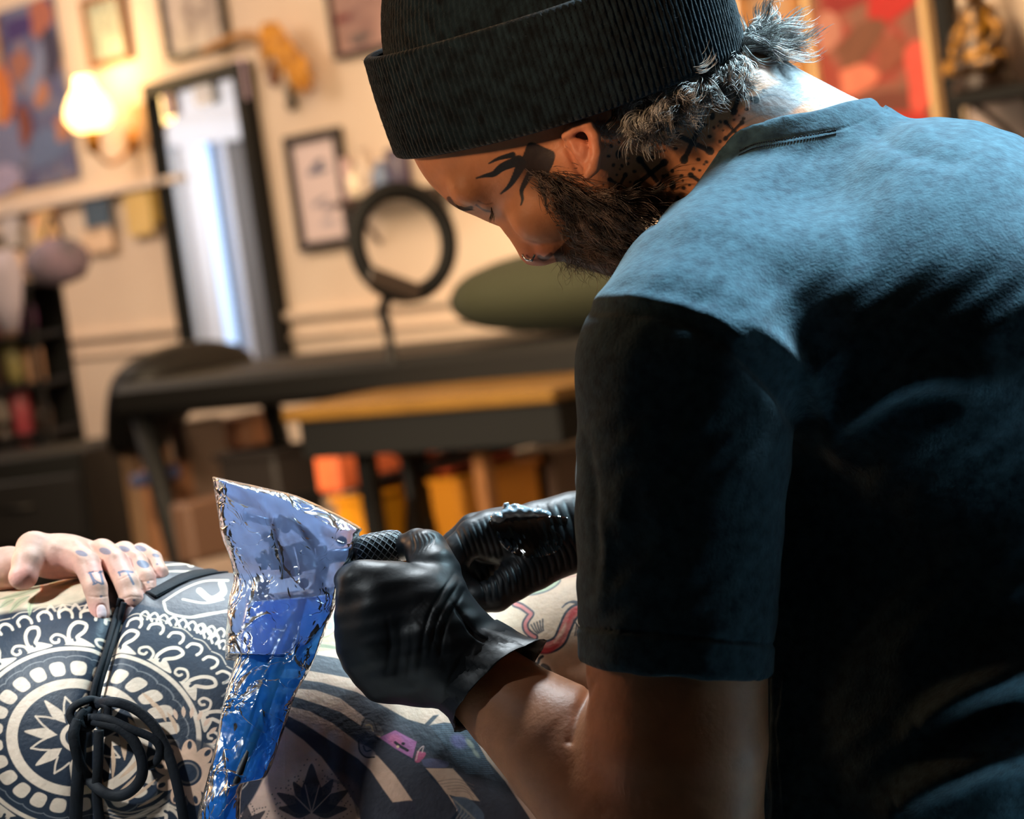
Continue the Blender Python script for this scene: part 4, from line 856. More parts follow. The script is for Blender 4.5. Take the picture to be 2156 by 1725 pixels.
# open end of the glove where the wrist goes in
ax_ = Q(1120, 1525, -170)-Q(985, 1400, -100); ax_ /= np.linalg.norm(ax_); pc = Q(1020, 1432, -108)
G.op(lambda g: setattr(g, 'D', np.maximum(g.D, ((g.X-pc[0])*ax_[0]+(g.Y-pc[1])*ax_[1]+(g.Z-pc[2])*ax_[2]).astype(np.float32))))
def gl_disp(V, N, px, py):
    d = np.zeros(len(V))
    for k in range(7):
        d = wr(px, py, [(955+k*11, 1210+k*17), (905+k*17, 1290+k*14), (885+k*19, 1370+k*12)], -2.6, 4.5, d) if k < 3 else d
    for k in range(6): d = wr(px, py, [(950+9*k, 1265+9*k), (985+5*k, 1320+5*k), (1008+6*k, 1345+2*k)], -3.4+.3*k, 4, d)
    for k in range(5): d = wr(px, py, [(890-6*k, 1265+6*k), (930-4*k, 1310+9*k), (948-2*k, 1362+12*k)], -2.2, 5, d)
    for k in range(5): d = wr(px, py, [(862+10*k, 1176-6*k), (872+10*k, 1150-4*k), (866+9*k, 1122)], -2.2, 3.2, d)
    for k in range(4): d = wr(px, py, [(815+25*k, 1300+8*k), (822+22*k, 1360+6*k), (812+22*k, 1430)], -2.0, 6, d)
    for k in range(4): d = wr(px, py, [(975+9*k, 1375-10*k), (945+9*k, 1440), (938+8*k, 1500)], -2.6, 5, d)
    d += 1.3*np.sin(px*.06+py*.11)*np.sin(py*.05-px*.02); return d
glv = finish_fine(G, 'left_glove', m_glove, art, None, gl_disp, 1)
# rolled cuff flaring off the wrist
rows = []; nseg = 72; th = np.arange(nseg)*2*math.pi/nseg
u_ = np.cross(ax_, [0, 0, 1.]); u_ /= np.linalg.norm(u_); v_ = np.cross(ax_, u_)
if u_[1] > 0: u_ = -u_; v_ = -v_
CUF = []
for i, (s_, r_) in enumerate(((-62, 108), (-48, 108), (-34, 107), (-20, 107), (-6, 108), (6, 110), (18, 113), (26, 116), (29, 117), (26, 113), (14, 108), (0, 104), (-20, 99))):
    fl = np.clip(np.cos(th-.35), 0, 1)**3; k = i/8 if i < 9 else 1-(i-8)/9
    rr = r_+fl*k*34+2.4*np.sin(th*9+i*.7)+1.6*np.sin(th*17+i); ss = s_+fl*k*22+2*np.sin(th*5)
    CUF.append(pc+np.outer(rr*np.cos(th), u_)+np.outer(rr*np.sin(th), v_)+np.outer(ss, ax_))
V = np.vstack(CUF); I = np.arange(nseg); J = (I+1) % nseg
mesh('glove_cuff', q2w(V), np.vstack([np.stack([i*nseg+I, i*nseg+J, (i+1)*nseg+J, (i+1)*nseg+I], 1) for i in range(len(CUF)-1)]), m_glove, glv)
# far (right) glove: hand stretching the skin, forearm running behind the sleeve
G = Grid((-210, 120, 60), (520, 560, 480), 3.2)
G.chain([(1420, 1090, 300, 96), (1300, 1100, 290, 88), (1215, 1115, 275, 80), (1150, 1130, 265, 76)], 0)
G.chain([(1160, 1130, 265, 74), (1080, 1130, 260, 58), (1030, 1130, 255, 54)], 25)
G.chain([(1060, 1122, 250, 48), (1000, 1132, 240, 42), (968, 1158, 230, 35), (958, 1195, 225, 28), (978, 1232, 215, 24), (1000, 1248, 210, 20)], 8)
G.chain([(1070, 1110, 290, 46), (1000, 1120, 300, 40), (962, 1150, 300, 34), (955, 1195, 295, 26), (975, 1230, 280, 22)], 8)
G.chain([(1080, 1120, 330, 44), (1010, 1130, 345, 38), (970, 1160, 345, 32), (965, 1210, 330, 24)], 8)
G.chain([(1060, 1150, 300, 40), (1020, 1190, 300, 40), (1005, 1225, 290, 34)], 8)
G.chain([(1180, 1150, 250, 66), (1125, 1190, 225, 52), (1080, 1225, 210, 42), (1045, 1252, 205, 36), (1012, 1262, 205, 30), (990, 1258, 210, 22)], 22)
def gr_disp(V, N, px, py):
    d = np.zeros(len(V))
    for k in range(15): x = 1015+14*k; y = 1262-5.2*k; d = wr(px, py, [(x-16, y-58), (x+2, y-26), (x+8, y+8)], -3.6, 3.2, d)
    for k in range(7): d = wr(px, py, [(960+12*k, 1118-5*k), (975+12*k, 1150-4*k), (985+13*k, 1178)], -2.6, 3, d)
    for k in range(6): d = wr(px, py, [(1130+20*k, 1068-4*k), (1150+19*k, 1110), (1160+18*k, 1170)], -2.4, 4, d)
    return d+1.0*np.sin(px*.09+py*.05)
glr = finish_fine(G, 'right_glove', m_glove, art, None, gr_disp, 1, box=(900, 1000, 1260, 1320)); del G
# wet black ink and a blob of ointment on the back of the right glove
def patch(o, outline, name, m, parent, lift, n=46, bumpf=None):
    ol = np.array(outline, float); x0, y0 = ol.min(0); x1, y1 = ol.max(0); gx, gy = np.meshgrid(np.linspace(x0, x1, n), np.linspace(y0, y1, n)); gx = gx.ravel(); gy = gy.ravel()
    ins = inpoly(gx, gy, smoothpath(list(outline)+[outline[0]], 60)); D, _ = segdist(gx, gy, smoothpath(list(outline)+[outline[0]], 60))
    h = near_surface('right_glove', list(zip(gx, gy)), 0); V = []; ix = {}
    for i in range(len(gx)):
        if ins[i] and h[i] is not None:
            e = min(1, D[i]/10); e = math.sqrt(1-(1-e)**2); b = bumpf(gx[i], gy[i]) if bumpf else 0; d = ray(gx[i], gy[i]); d = d/np.linalg.norm(d); ix[i] = len(V); V.append(h[i]-(d*.5-UP*.5)*QS*(lift*e+b*e)); 
    F = []
    for r in range(n-1):
        for c in range(n-1):
            q = [r*n+c, r*n+c+1, (r+1)*n+c+1, (r+1)*n+c]
            if all(k in ix for k in q) and max(np.linalg.norm(V[ix[q[0]]]-V[ix[k]]) for k in q) < .012: F.append(tuple(ix[k] for k in q)[::-1])
    return mesh(name, V, F, m, parent) if F else None
m_ink = mat('wet_black_ink', (8, 9, 11), .08, spec=.9, coat=1)
patch(glr, [(1028, 1100), (1060, 1080), (1110, 1085), (1190, 1088), (1195, 1106), (1160, 1108), (1185, 1135), (1170, 1165), (1110, 1176), (1070, 1162), (1050, 1140)], 'ink_smear', m_ink, glr, 3.2, 110, lambda x, y: .9*math.sin(x*.1+y*.03)*math.sin(y*.07)+.5*math.sin(x*.45-y*.25))
m_oint = mat('clear_ointment', (150, 162, 172), .12, spec=.8, coat=1)
G = Grid((-80, 190, 120), (130, 320, 330), 2.4)
for (x, y, z_, rx, ry, rz) in ((1048, 1090, 206, 16, 12, 16), (1072, 1080, 212, 20, 12, 18), (1100, 1078, 210, 24, 13, 18), (1130, 1080, 206, 20, 11, 16), (1064, 1070, 216, 6, 9, 7), (1086, 1066, 214, 14, 6, 8), (1150, 1084, 204, 14, 9, 12)): G.u(G.ell(Q(x, y, z_), (rx, ry, rz)), 7)
G.chain([(1066, 1074, 212, 4), (1064, 1062, 212, 3), (1070, 1060, 212, 2.5)], 4)
finish_fine(G, 'ointment_blob', m_oint, glr, None, lambda V, N, px, py: 1.2*np.sin(px*.3)*np.sin(py*.4), 0); del G

# ================================================================ THE PERSON BEING TATTOOED
cl = empty('person', q2w([Q(500, 1990, 430)])[0], 'person lying on their side in a tied swimsuit, body covered in black and coloured tattoos', 'person')
m_cskin = mat('tattooed_skin', None, .52, attr=True, nscale=90, ndetail=4, bump=.3, bscale=300, sss=.06, spec=.35)
BI = (36, 46, 60); BG = (74, 76, 82); CR = (226, 204, 182); SK = (226, 186, 162)
def client_paint(V, N, px, py):
    p = Paint(px, py, SK); n = np.sin(px*.02+np.sin(py*.017)*2)*np.sin(py*.023+1.3); p.mix(.5+.5*n, (232, 196, 172), .5)
    # dark ground of the hip and waist piece
    p.poly([(-200, 1262), (60, 1262), (150, 1248), (240, 1200), (330, 1120), (640, 1120), (660, 1230), (600, 1400), (560, 1500), (500, 1620), (500, 1900), (-200, 1900)], BI, .97, False, 4)
    p.mix(np.clip((1300-py)/70, 0, 1)*(px < 660)*(px > 150), (92, 88, 90), .8)  # greyer towards the top: sheen painted into the ink colour
    C = np.array([163., 1552.])
    def fw_(r, a):
        s = 1.2 if math.cos(a) < 0 else 1.2+.16*min(1, max(0, (r-130)/60))
        return (C[0]+r*math.cos(a)*s, C[1]+r*math.sin(a)*(1.0 if math.sin(a) < 0 else 1.02))
    dx = px-C[0]; dy = (py-C[1]); dy = np.where(dy > 0, dy/1.02, dy); r = np.hypot(dx/1.2, dy)
    sx = np.where(dx < 0, 1.2, 1.2+.16*np.clip((r-130)/60, 0, 1)); r = np.hypot(dx/sx, dy); ph = np.arctan2(dy, dx/sx); ok = py < 1850
    def band(a, b, col, al=1, w=1.5): p.mix(np.clip(np.minimum(r-a, b-r)/w+.5, 0, 1)*ok, col, al)
    band(-5, 300, BI, .97, 3); band(100, 103, BI); band(105, 125, CR); 
    nb = 26; fr = (ph/(2*math.pi)*nb) % 1-.5; u = fr*2*math.pi*145/nb*1.12; v = r-147
    p.mix(np.clip((1-((np.abs(u)/14.5)**3+(np.abs(v)/15)**3)**(1/3.))*15/1.6+.5, 0, 1), CR)
    sc = 168+5*np.sqrt(np.clip(1-(fr*2)**2, 0, 1)); p.mix(np.clip(1.3-np.abs(r-sc)/1.4, 0, 1), (150, 150, 150), .55)
    band(184, 192, CR)
    for k in range(18):
        a0 = 2*math.pi*k/18+.1; da = 2*math.pi/18
        if -260 < fw_(220, a0)[0]-C[0] and fw_(220, a0)[1] < 1760:
            tr = [fw_(rr, a0+aa*da) for rr, aa in ((200, .05), (214, .0), (232, .06), (243, .2), (240, .36), (226, .34), (212, .2), (200, .18))]
            p.poly([fw_(rr, a0+aa*da) for rr, aa in ((196, -.12), (205, .02), (212, .2), (205, .42), (196, .55))], CR, 1)
            p.line(tr, 7.5, CR); p.line([fw_(rr, a0+aa*da) for rr, aa in ((205, .14), (220, .1), (233, .2))], 6, BI)
            p.line([fw_(rr, a0+aa*da) for rr, aa in ((198, .95), (212, .9), (219, .72), (212, .58), (203, .62), (203, .74), (208, .76))], 5.5, CR)
    for k in range(44):
        a0 = 2*math.pi*k/44; da = 2*math.pi/44; q = fw_(262, a0)
        if q[1] < 1700: p.line([fw_(rr, a0+aa*da) for rr, aa in ((254, .12), (264, .14), (270, .4), (268, .62), (260, .74), (253, .74))], 6, CR); p.line([fw_(rr, a0+aa*da) for rr, aa in ((275, .0), (280, .4), (276, .9))], 2.4, CR, .7)
    # eight petals round the centre
    for k in range(8):
        a = math.pi+k*math.pi/4*1.0+.12; 
        def pt(rr, t): return (C[0]+rr*math.cos(a)*1.15-t*math.sin(a), C[1]+rr*math.sin(a)+t*math.cos(a))
        p.poly([pt(38, 0), pt(58, 11), pt(80, 7), pt(98, 0), pt(80, -7), pt(58, -11)], CR)
        a2 = a+math.pi/8
        def pt2(rr, t): return (C[0]+rr*math.cos(a2)*1.15-t*math.sin(a2), C[1]+rr*math.sin(a2)+t*math.cos(a2))
        for sg in (-1, 1): p.line([pt2(56, 13*sg), pt2(72, 8*sg), pt2(88, 0)], 4, CR, .95)
    p.dot(*C, 38, 33, CR); p.dot(*C, 28, 24, BI)
    # cream swirls above the waist strap and beside the cord
    for q, w_ in (([(345, 1268), (355, 1290), (400, 1300), (450, 1292), (485, 1285)], 5), ([(345, 1264), (385, 1240), (430, 1222), (480, 1222)], 5), ([(420, 1244), (445, 1262), (470, 1248), (466, 1228)], 13), ([(385, 1262), (430, 1270), (470, 1262)], 4),
                  ([(345, 1190), (400, 1186), (440, 1180), (480, 1186)], 4), ([(350, 1203), (400, 1200), (450, 1196)], 3), ([(400, 1300), (440, 1292), (480, 1288)], 4)): p.line(q, w_, (238, 220, 192))
    for i in range(6): p.dot(402+13*i, 1188-(i % 2)*9, 8, 5, (238, 220, 192)); p.dot(402+13*i, 1188-(i % 2)*9, 3, 2, BG)
    for i in range(9):
        x, y = 300+20*i, 1290+.9*i*9*.6; p.line([(x, y+12), (x-4, y+2), (x+6, y-5), (x+13, y+3), (x+10, y+12)], 4.5, (232, 212, 186)); 
    for i in range(5):
        x, y = 415+16*i, 1322+11*i; p.line([(x, y+10), (x-2, y), (x+8, y-6), (x+14, y+2), (x+8, y+12)], 5, CR)
    # outer scrolls fading to the right
    for i in range(5): p.line([(470-2*i, 1440+26*i), (482-2*i, 1432+26*i), (488-2*i, 1446+26*i)], 4, (150, 146, 140), .8)
    # rosette and leaves by the bag
    for (cx, cy, R_) in ((395, 1628, 62),):
        p.dot(cx, cy, R_+14, R_+12, BI, .9, 0, 6)
        for k in range(9):
            a = 2*math.pi*k/9-1.5; c_ = (cx+math.cos(a)*R_*.72, cy+math.sin(a)*R_*.72); p.dot(*c_, 26, 16, (218, 178, 150), 1, a); p.dot(cx+math.cos(a)*R_*.98, cy+math.sin(a)*R_*.95, 9, 5, BI, 1, a)
        p.dot(cx, cy, 30, 28, BI); p.dot(cx, cy, 24, 23, (120, 110, 104)); p.dot(cx, cy, 20, 19, BI)
    for k in range(7):
        a = -1.9+.25*k; p.line([(392+60*math.cos(a), 1600+90*math.sin(a)), (392+80*math.cos(a), 1600+112*math.sin(a))], 9, (222, 186, 160), taper=True)
    for (x0_, y0_, x1_, y1_, w_) in ((248, 1520, 262, 1600, 14), (270, 1512, 292, 1560, 12), (300, 1516, 330, 1570, 11), (232, 1560, 236, 1640, 9), (250, 1640, 300, 1590, 9), (250, 1668, 310, 1612, 8), (262, 1690, 330, 1640, 7), (290, 1700, 345, 1668, 6), (318, 1474, 350, 1520, 9), (352, 1500, 372, 1545, 9), (300, 1460, 325, 1490, 9), (205, 1620, 215, 1700, 8)):
        p.line([(x0_, y0_), ((x0_+x1_)/2+4, (y0_+y1_)/2), (x1_, y1_)], w_, (214, 178, 148), .95, taper=True)
    for i in range(5): p.line([(215, 1700+9*i), (270, 1712+7*i), (335, 1694+8*i)], 3, (190, 168, 146), .8)
    # faded coloured leaves on the upper hip at left
    p.poly([(-100, 1150), (120, 1160), (200, 1190), (176, 1262), (60, 1282), (-100, 1290)], (214, 196, 168), .9, True, 10)
    p.mix(np.exp(-(((px-90)/70)**2+((py-1225)/14)**2)), (214, 150, 130), .6)
    for q in ([(0, 1262), (40, 1252), (75, 1240), (92, 1230)], [(20, 1290), (40, 1268), (62, 1256)], [(62, 1296), (64, 1274), (74, 1254)], [(0, 1280), (16, 1268), (30, 1262)]): p.line(q, 12, (168, 176, 140), .75, taper=True); p.line(q, 1.6, (90, 96, 84), .6)
    p.dot(88, 1236, 4, 12, (226, 140, 96), .8); p.dot(128, 1232, 26, 8, (190, 170, 90), .6)
    for i in range(7): p.line([(96+26*i, 1290-2*i), (106+26*i, 1276-2*i), (116+26*i, 1286-2*i)], 5, CR, .75)
    # ---- right of the bag
    R = px > 560
    SKd = (222, 178, 150)
    far = V[:, 2] > FARZ(px, py)
    z = lambda L: [(600+a/3.877, 1280+b/3.877) for a, b in L]
    nr = np.where(far, 0., 1.)
    P4 = lambda L, col, a=1, s=True: p.poly(z(L), col, a, s, clip=nr, aa=2)
    p.mix(((px > 600) & (py > 1340) & ~far)*1.0, SKd, .8)
    P4([(-60, 290), (230, 290), (460, 322), (900, 400), (900, 430), (450, 345), (200, 315), (-60, 300)], BI, .95)
    P4([(-60, 360), (170, 372), (330, 395), (470, 432), (620, 560), (900, 700), (1300, 760), (1300, 800), (1000, 740), (700, 640), (590, 590), (340, 540), (90, 500), (-60, 490)], BI, .96)
    P4([(-80, 570), (60, 578), (300, 610), (590, 690), (800, 800), (1000, 910), (1140, 950), (1210, 880), (1260, 872), (1180, 960), (1300, 935), (1420, 950), (1520, 1010), (1650, 1240), (1800, 1420), (2000, 1720), (2000, 1900), (1300, 1900), (1350, 1725), (1420, 1640), (1340, 1530), (1200, 1400), (1130, 1300), (1000, 1220), (800, 1090), (760, 1010), (620, 870), (450, 740), (250, 672), (20, 655), (-80, 650)], BI, .95, False)
    P4([(-80, 690), (20, 708), (250, 780), (450, 850), (600, 950), (800, 1080), (1000, 1200), (1150, 1310), (1300, 1480), (1400, 1640), (1420, 1900), (1060, 1900), (1040, 1575), (900, 1370), (760, 1215), (580, 1090), (390, 945), (200, 845), (-80, 780)], BI, .96, False)
    P4([(-80, 850), (0, 868), (170, 955), (400, 1105), (600, 1235), (700, 1330), (800, 1480), (880, 1590), (1045, 1580), (1060, 1760), (950, 1900), (640, 1900), (600, 1640), (500, 1490), (420, 1380), (300, 1220), (150, 1080), (0, 970), (-80, 930)], BI, .96, False)
    P4([(880, 1590), (1045, 1578), (1060, 1680), (960, 1720)], (60, 56, 66), .9)
    # pale patches and pink skull charm between the stripes
    P4([(1150, 1310), (1370, 1312), (1450, 1400), (1590, 1580), (1450, 1560), (1320, 1520), (1230, 1400)], (206, 168, 142), .95, False)
    for k in range(5): p.line(z([(1240+30*k, 1420+20*k), (1400+20*k, 1400+26*k), (1540, 1450+30*k)]), 2, (120, 100, 90), .5)
    P4([(1360, 1540), (1500, 1560), (1620, 1680), (1600, 1780), (1480, 1760), (1400, 1640)], (92, 100, 112), .9)
    for k in range(6): p.line(z([(1370+25*k, 1560+22*k), (1440+25*k, 1640+20*k), (1400+30*k, 1720)]), 3, (150, 140, 130), .6)
    P4([(640, 900), (760, 950), (800, 1040), (700, 1030), (620, 960)], (120, 108, 104), .9); p.line(z([(625, 970), (660, 905), (720, 930), (750, 1000)]), 2.5, (20, 24, 32)); p.line(z([(660, 960), (700, 960), (720, 1010)]), 3, (214, 180, 140))
    P4([(600, 1100), (700, 1150), (740, 1200), (680, 1225), (620, 1190)], (150, 130, 124), .9); p.line(z([(600, 1090), (610, 1170), (660, 1220), (730, 1220)]), 3, (20, 24, 32)); p.line(z([(640, 1130), (660, 1170), (700, 1165)]), 3, (60, 60, 66))
    P4([(770, 1060), (900, 1000), (1075, 1095), (1040, 1230), (900, 1150)], (176, 106, 150), .95, False); p.dot(*z([(900, 1080)])[0], 16, 11, (206, 110, 140), .7, .5, 8)
    p.line(z([(900, 1100), (940, 1130), (1000, 1165)]), 6, (34, 30, 36)); p.dot(*z([(965, 1110)])[0], 4, 3, (34, 30, 36)); p.dot(*z([(920, 1135)])[0], 3, 3, (220, 180, 140))
    P4([(1080, 1170), (1150, 1190), (1100, 1260), (1060, 1250)], (196, 90, 120), .8); p.line(z([(1070, 1245), (1090, 1170), (1130, 1130), (1120, 1180)]), 2.2, (210, 170, 160), .8)
    P4([(1110, 1240), (1200, 1230), (1330, 1260), (1310, 1305), (1150, 1300)], (96, 92, 116), .8)
    for k in range(26): y_ = 950+16*k; p.line(z([(1180+12*k, y_), (1330+11*k, y_+6), (1480+9*k, y_+2)]), 1.6, (110, 130, 146), .45)
    p.dot(*z([(1420, 1090)])[0], 18, 14, (120, 100, 150), .6, .6, 8); p.dot(*z([(1510, 1110)])[0], 12, 5, (190, 176, 150), .7, .9, 4); p.dot(*z([(1560, 1190)])[0], 10, 4, (190, 176, 150), .6, .9, 4)
    # stippled lotus at the bottom
    def leaf(cx, cy, L_, W_, a, col=BI, dots=True):
        q = [(cx, cy)]; 
        def m(u_, v_): return (cx+u_*math.cos(a)-v_*math.sin(a), cy+u_*math.sin(a)+v_*math.cos(a))
        p.poly([m(0, 0), m(L_*.35, W_), m(L_*.7, W_*.6), m(L_, 0), m(L_*.7, -W_*.6), m(L_*.35, -W_)], col, .93)
        if dots:
            for k in range(9):
                for sg in (-1, 1): t = .15+.85*k/8; p.dot(*m(L_*1.05*t+3, sg*(W_*1.3*math.sin(math.pi*min(t, .96))**.7+2.5)), 1.5, 1.5, (40, 40, 46), .85)
    cx, cy = 656, 1712
    p.dot(690, 1690, 72, 66, (120, 96, 88), .5, 0, 14); p.line([(690, 1640), (735, 1660), (756, 1720)], 6, (80, 74, 76), .6)
    for a, L_, W_ in ((-3.0, 70, 15), (-2.62, 84, 17), (-2.1, 76, 17), (-1.57, 104, 22), (-1.0, 84, 18), (-.55, 90, 18), (-.12, 76, 15)): leaf(cx, cy, L_, W_, a, (44, 44, 52))
    for a in (-2.35, -1.8, -1.3, -.8): p.line([(cx, cy), (cx+60*math.cos(a), cy+60*math.sin(a))], 2, (186, 152, 132), .8)
    for a, L_, W_ in ((-2.6, 50, 10), (-1.6, 46, 11), (-.7, 50, 10)): leaf(520, 1740, L_, W_, a, (50, 48, 54))
    # mint and pink figure between bag and glove
    p.mix(((px > 655) & (px < 725) & (py < 1352) & (py > 1230))*1.0, (226, 150, 124), .75); p.dot(688, 1308, 22, 26, (150, 200, 176), .9, .2, 4); p.dot(680, 1296, 8, 8, (120, 176, 150), .8); p.dot(694, 1318, 7, 8, (120, 176, 150), .8); p.line([(655, 1348), (690, 1340), (715, 1320)], 3, (60, 60, 60), .8)
    p.poly([(645, 1352), (720, 1330), (735, 1362), (650, 1372)], (150, 146, 90), .6)
    # ---- the far thigh: red worm with black outline
    fz = lambda L: [(980+a/6.16, 1160+b/6.16) for a, b in L]
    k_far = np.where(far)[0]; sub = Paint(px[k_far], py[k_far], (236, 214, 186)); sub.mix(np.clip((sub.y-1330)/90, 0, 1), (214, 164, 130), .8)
    W_ = fz([(560, 1180), (720, 1190), (930, 1240), (1080, 1245), (1215, 1170), (1290, 1010), (1370, 840), (1480, 770), (1620, 800)])
    sub.line(W_, 30, (38, 50, 66)); sub.line(W_, 20, (214, 120, 110)); 
    for q in (fz([(720, 1250), (930, 1290), (1080, 1290), (1220, 1210)]), fz([(1330, 930), (1420, 780), (1560, 760)])): sub.line(q, 12, (196, 40, 48), .85, aa=5, taper=True)
    sub.line(fz([(1150, 1190), (1250, 1060), (1300, 940)]), 8, (236, 196, 168), .8, aa=5, taper=True); sub.line(fz([(700, 1170), (900, 1210), (1040, 1210)]), 6, (236, 190, 160), .8, aa=4, taper=True)
    w2 = fz([(640, 690), (730, 725), (820, 790), (850, 820), (810, 880), (775, 950), (790, 1030), (850, 1090), (900, 1120)]); sub.line(w2, 15, (52, 62, 78)); sub.line(w2, 7, (226, 140, 136))
    for k in range(5): sub.line(fz([(850+38*k, 960-18*k+0), (900+26*k, 1040-12*k), (940+18*k, 1075-10*k)]), 3, (60, 70, 84)); sub.line(fz([(1255+20*k, 735-22*k), (1340+25*k, 670-8*k), (1470, 690-14*k)]) if k < 3 else [(0, 0), (1, 1)], 3, (60, 70, 84))
    for k in range(5): sub.line(fz([(1400+22*k, 900+30*k), (1440+22*k, 960+26*k), (1420+24*k, 1100)]), 2.6, (56, 60, 70))
    q = fz([(590, 580), (800, 500), (1000, 440), (1140, 380), (1230, 380), (1180, 450), (1060, 520), (930, 560), (800, 575)]); sub.poly(q, (186, 216, 186), .9); sub.line(q+[q[0]], 3.6, (96, 116, 124), .9); sub.line(fz([(720, 520), (870, 480), (1000, 440)]), 4, (130, 160, 160), .8)
    sub.line(fz([(1400, 250), (1500, 280), (1600, 290)]), 4, (110, 126, 140)); sub.line(fz([(1220, 360), (1400, 330), (1600, 300)]), 3, (206, 140, 140), .5)
    sub.line(fz([(820, 1360), (860, 1420), (930, 1470), (960, 1400), (1000, 1370)]), 6, (50, 44, 48)); sub.line(fz([(1010, 1500), (1060, 1530), (1090, 1600)]), 13, (58, 46, 42), .9); 
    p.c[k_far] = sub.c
    return p.c
def FARZ(px, py): return np.where((px > 930) & (py < 1480+(px-1000)*.3), 215., 1e9)
h_ = 7.0
G = Grid((-1420, 180, -180), (560, 1120, 900), h_)
G.chain([(-420, 1610, 430, 330), (-150, 1592, 420, 350), (120, 1580, 412, 345)], 0)
G.chain([(320, 1592, 430, 410), (520, 1640, 420, 432), (900, 1745, 335, 402), (1200, 1860, 270, 380)], 40)
G.chain([(780, 1520, 570, 262), (1050, 1500, 525, 236), (1330, 1420, 480, 245), (1500, 1380, 460, 240)], 40)
V, F = G.net(); V = relax(V, F, 3); N = vnormals(V, F)
if (N*(V-V.mean(0))).sum() < 0: F = F[:, ::-1].copy()
V, F = subdiv(V, F); V = relax(V, F, 1); V, F = subdiv(V, F)
N = vnormals(V, F); px, py = q2p(V); fr = np.clip(-N[:, 2]*2+.8, 0, 1); d = np.zeros(len(V))
D, T = segdist(px, py, smoothpath([(262, 1240), (238, 1310), (215, 1400), (192, 1500), (180, 1640), (176, 1760)], 30)); d -= (26*np.exp(-(D/20)**2)+10*np.exp(-(D/60)**2))*fr
D, T = segdist(px, py, smoothpath([(330, 1252), (390, 1216), (480, 1196), (560, 1190)], 20)); d -= 7*np.exp(-(D/16)**2)
V = V+N*d[:, None]; col = client_paint(V, N, px, py)
# ---- the hand resting on the hip, its forearm reaching back off to the left
G = Grid((-1420, 180, 60), (-740, 520, 560), 3.4)
G.chain([(-260, 1230, 430, 62), (-60, 1214, 400, 52), (20, 1196, 385, 46)], 0)
G.u(G.ell(Q(125, 1172, 352), (92, 52, 70)), 30); G.u(G.ell(Q(215, 1178, 372), (78, 34, 62)), 24)
G.chain([(72, 1158, 330, 40), (58, 1185, 285, 33), (50, 1212, 262, 29), (44, 1216, 258, 26)], 14)
G.chain([(150, 1168, 320, 36), (183, 1188, 262, 28), (201, 1238, 212, 25), (212, 1298, 186, 21)], 9)
G.chain([(215, 1166, 342, 32), (244, 1186, 285, 26), (268, 1232, 232, 25), (277, 1264, 212, 24.5), (270, 1304, 196, 19)], 7)
G.chain([(262, 1166, 372, 27), (285, 1182, 318, 22), (306, 1218, 268, 21.5), (315, 1268, 238, 20)], 6)
G.chain([(296, 1166, 400, 23), (322, 1178, 350, 19), (336, 1206, 312, 18), (334, 1218, 302, 16)], 6)
Vh, Fh = G.net(); Vh = relax(Vh, Fh, 2); Nh = vnormals(Vh, Fh)
if (Nh*(Vh-Vh.mean(0))).sum() < 0: Fh = Fh[:, ::-1].copy()
Vh, Fh = subdiv(Vh, Fh); Vh = relax(Vh, Fh, 1); Nh = vnormals(Vh, Fh); hx, hy = q2p(Vh)
dh = np.zeros(len(Vh)); fr = Nh[:, 2] < .2
NAILS = [(214, 1290, 10.5, 16, -.1), (274, 1294, 12.5, 16, .15), (318, 1256, 9.5, 15, .05)]
for (x, y, rx, ry, a) in NAILS:
    c_, s_ = math.cos(a), math.sin(a); u = ((hx-x)*c_+(hy-y)*s_)/rx; v = (-(hx-x)*s_+(hy-y)*c_)/ry; rr = (np.abs(u)**2.6+np.abs(v)**2.6)**(1/2.6); dh += np.where(fr, -1.4*np.exp(-((rr-1.08)/.12)**2)+.5*np.clip(1-rr, 0, 1), 0)
for q in ([(183, 1206), (205, 1204), (222, 1210)], [(186, 1256), (206, 1258), (226, 1256)], [(250, 1222), (270, 1212)], [(252, 1264), (276, 1256), (296, 1258)], [(300, 1226), (322, 1222)]): D, _ = segdist(hx, hy, q); dh -= np.where(fr, .9*np.exp(-(D/2.2)**2), 0)
for q in ([(110, 1148), (150, 1160), (180, 1180)], [(160, 1140), (210, 1152), (240, 1168)], [(210, 1146), (262, 1158), (284, 1168)]): D, _ = segdist(hx, hy, q); dh += np.where(fr, 2.2*np.exp(-(D/7)**2), 0)
Vh = Vh+Nh*dh[:, None]
hp_ = Paint(hx, hy, (208, 162, 142)); 
for (x, y, r_) in ((208, 1290, 22), (270, 1290, 22), (315, 1258, 20), (50, 1218, 30), (336, 1216, 18), (204, 1200, 20), (262, 1190, 20), (120, 1210, 40)): hp_.dot(x, y, r_, r_, (236, 160, 150), .55, 0, r_)
for (x, y, rx, ry, a) in NAILS: hp_.dot(x, y, rx, ry, (246, 218, 218), .9, a, 2)
hp_.dot(256, 1284, 4, 11, (232, 206, 150), .7, .2, 2)
hk = (92, 102, 124)
for (x, y) in ((172, 1166), (222, 1162), (262, 1157), (296, 1155)): hp_.dot(x, y, 13, 6, hk, .8, .3)
hp_.dot(301, 1188, 14, 8, hk, .95, .35); hp_.dot(328, 1170, 8, 4, hk, .8, .3)
for (x, y) in ((213, 1256), (282, 1264), (312, 1226), (331, 1188)): hp_.dot(x, y, 3, 2.6, hk, .8)
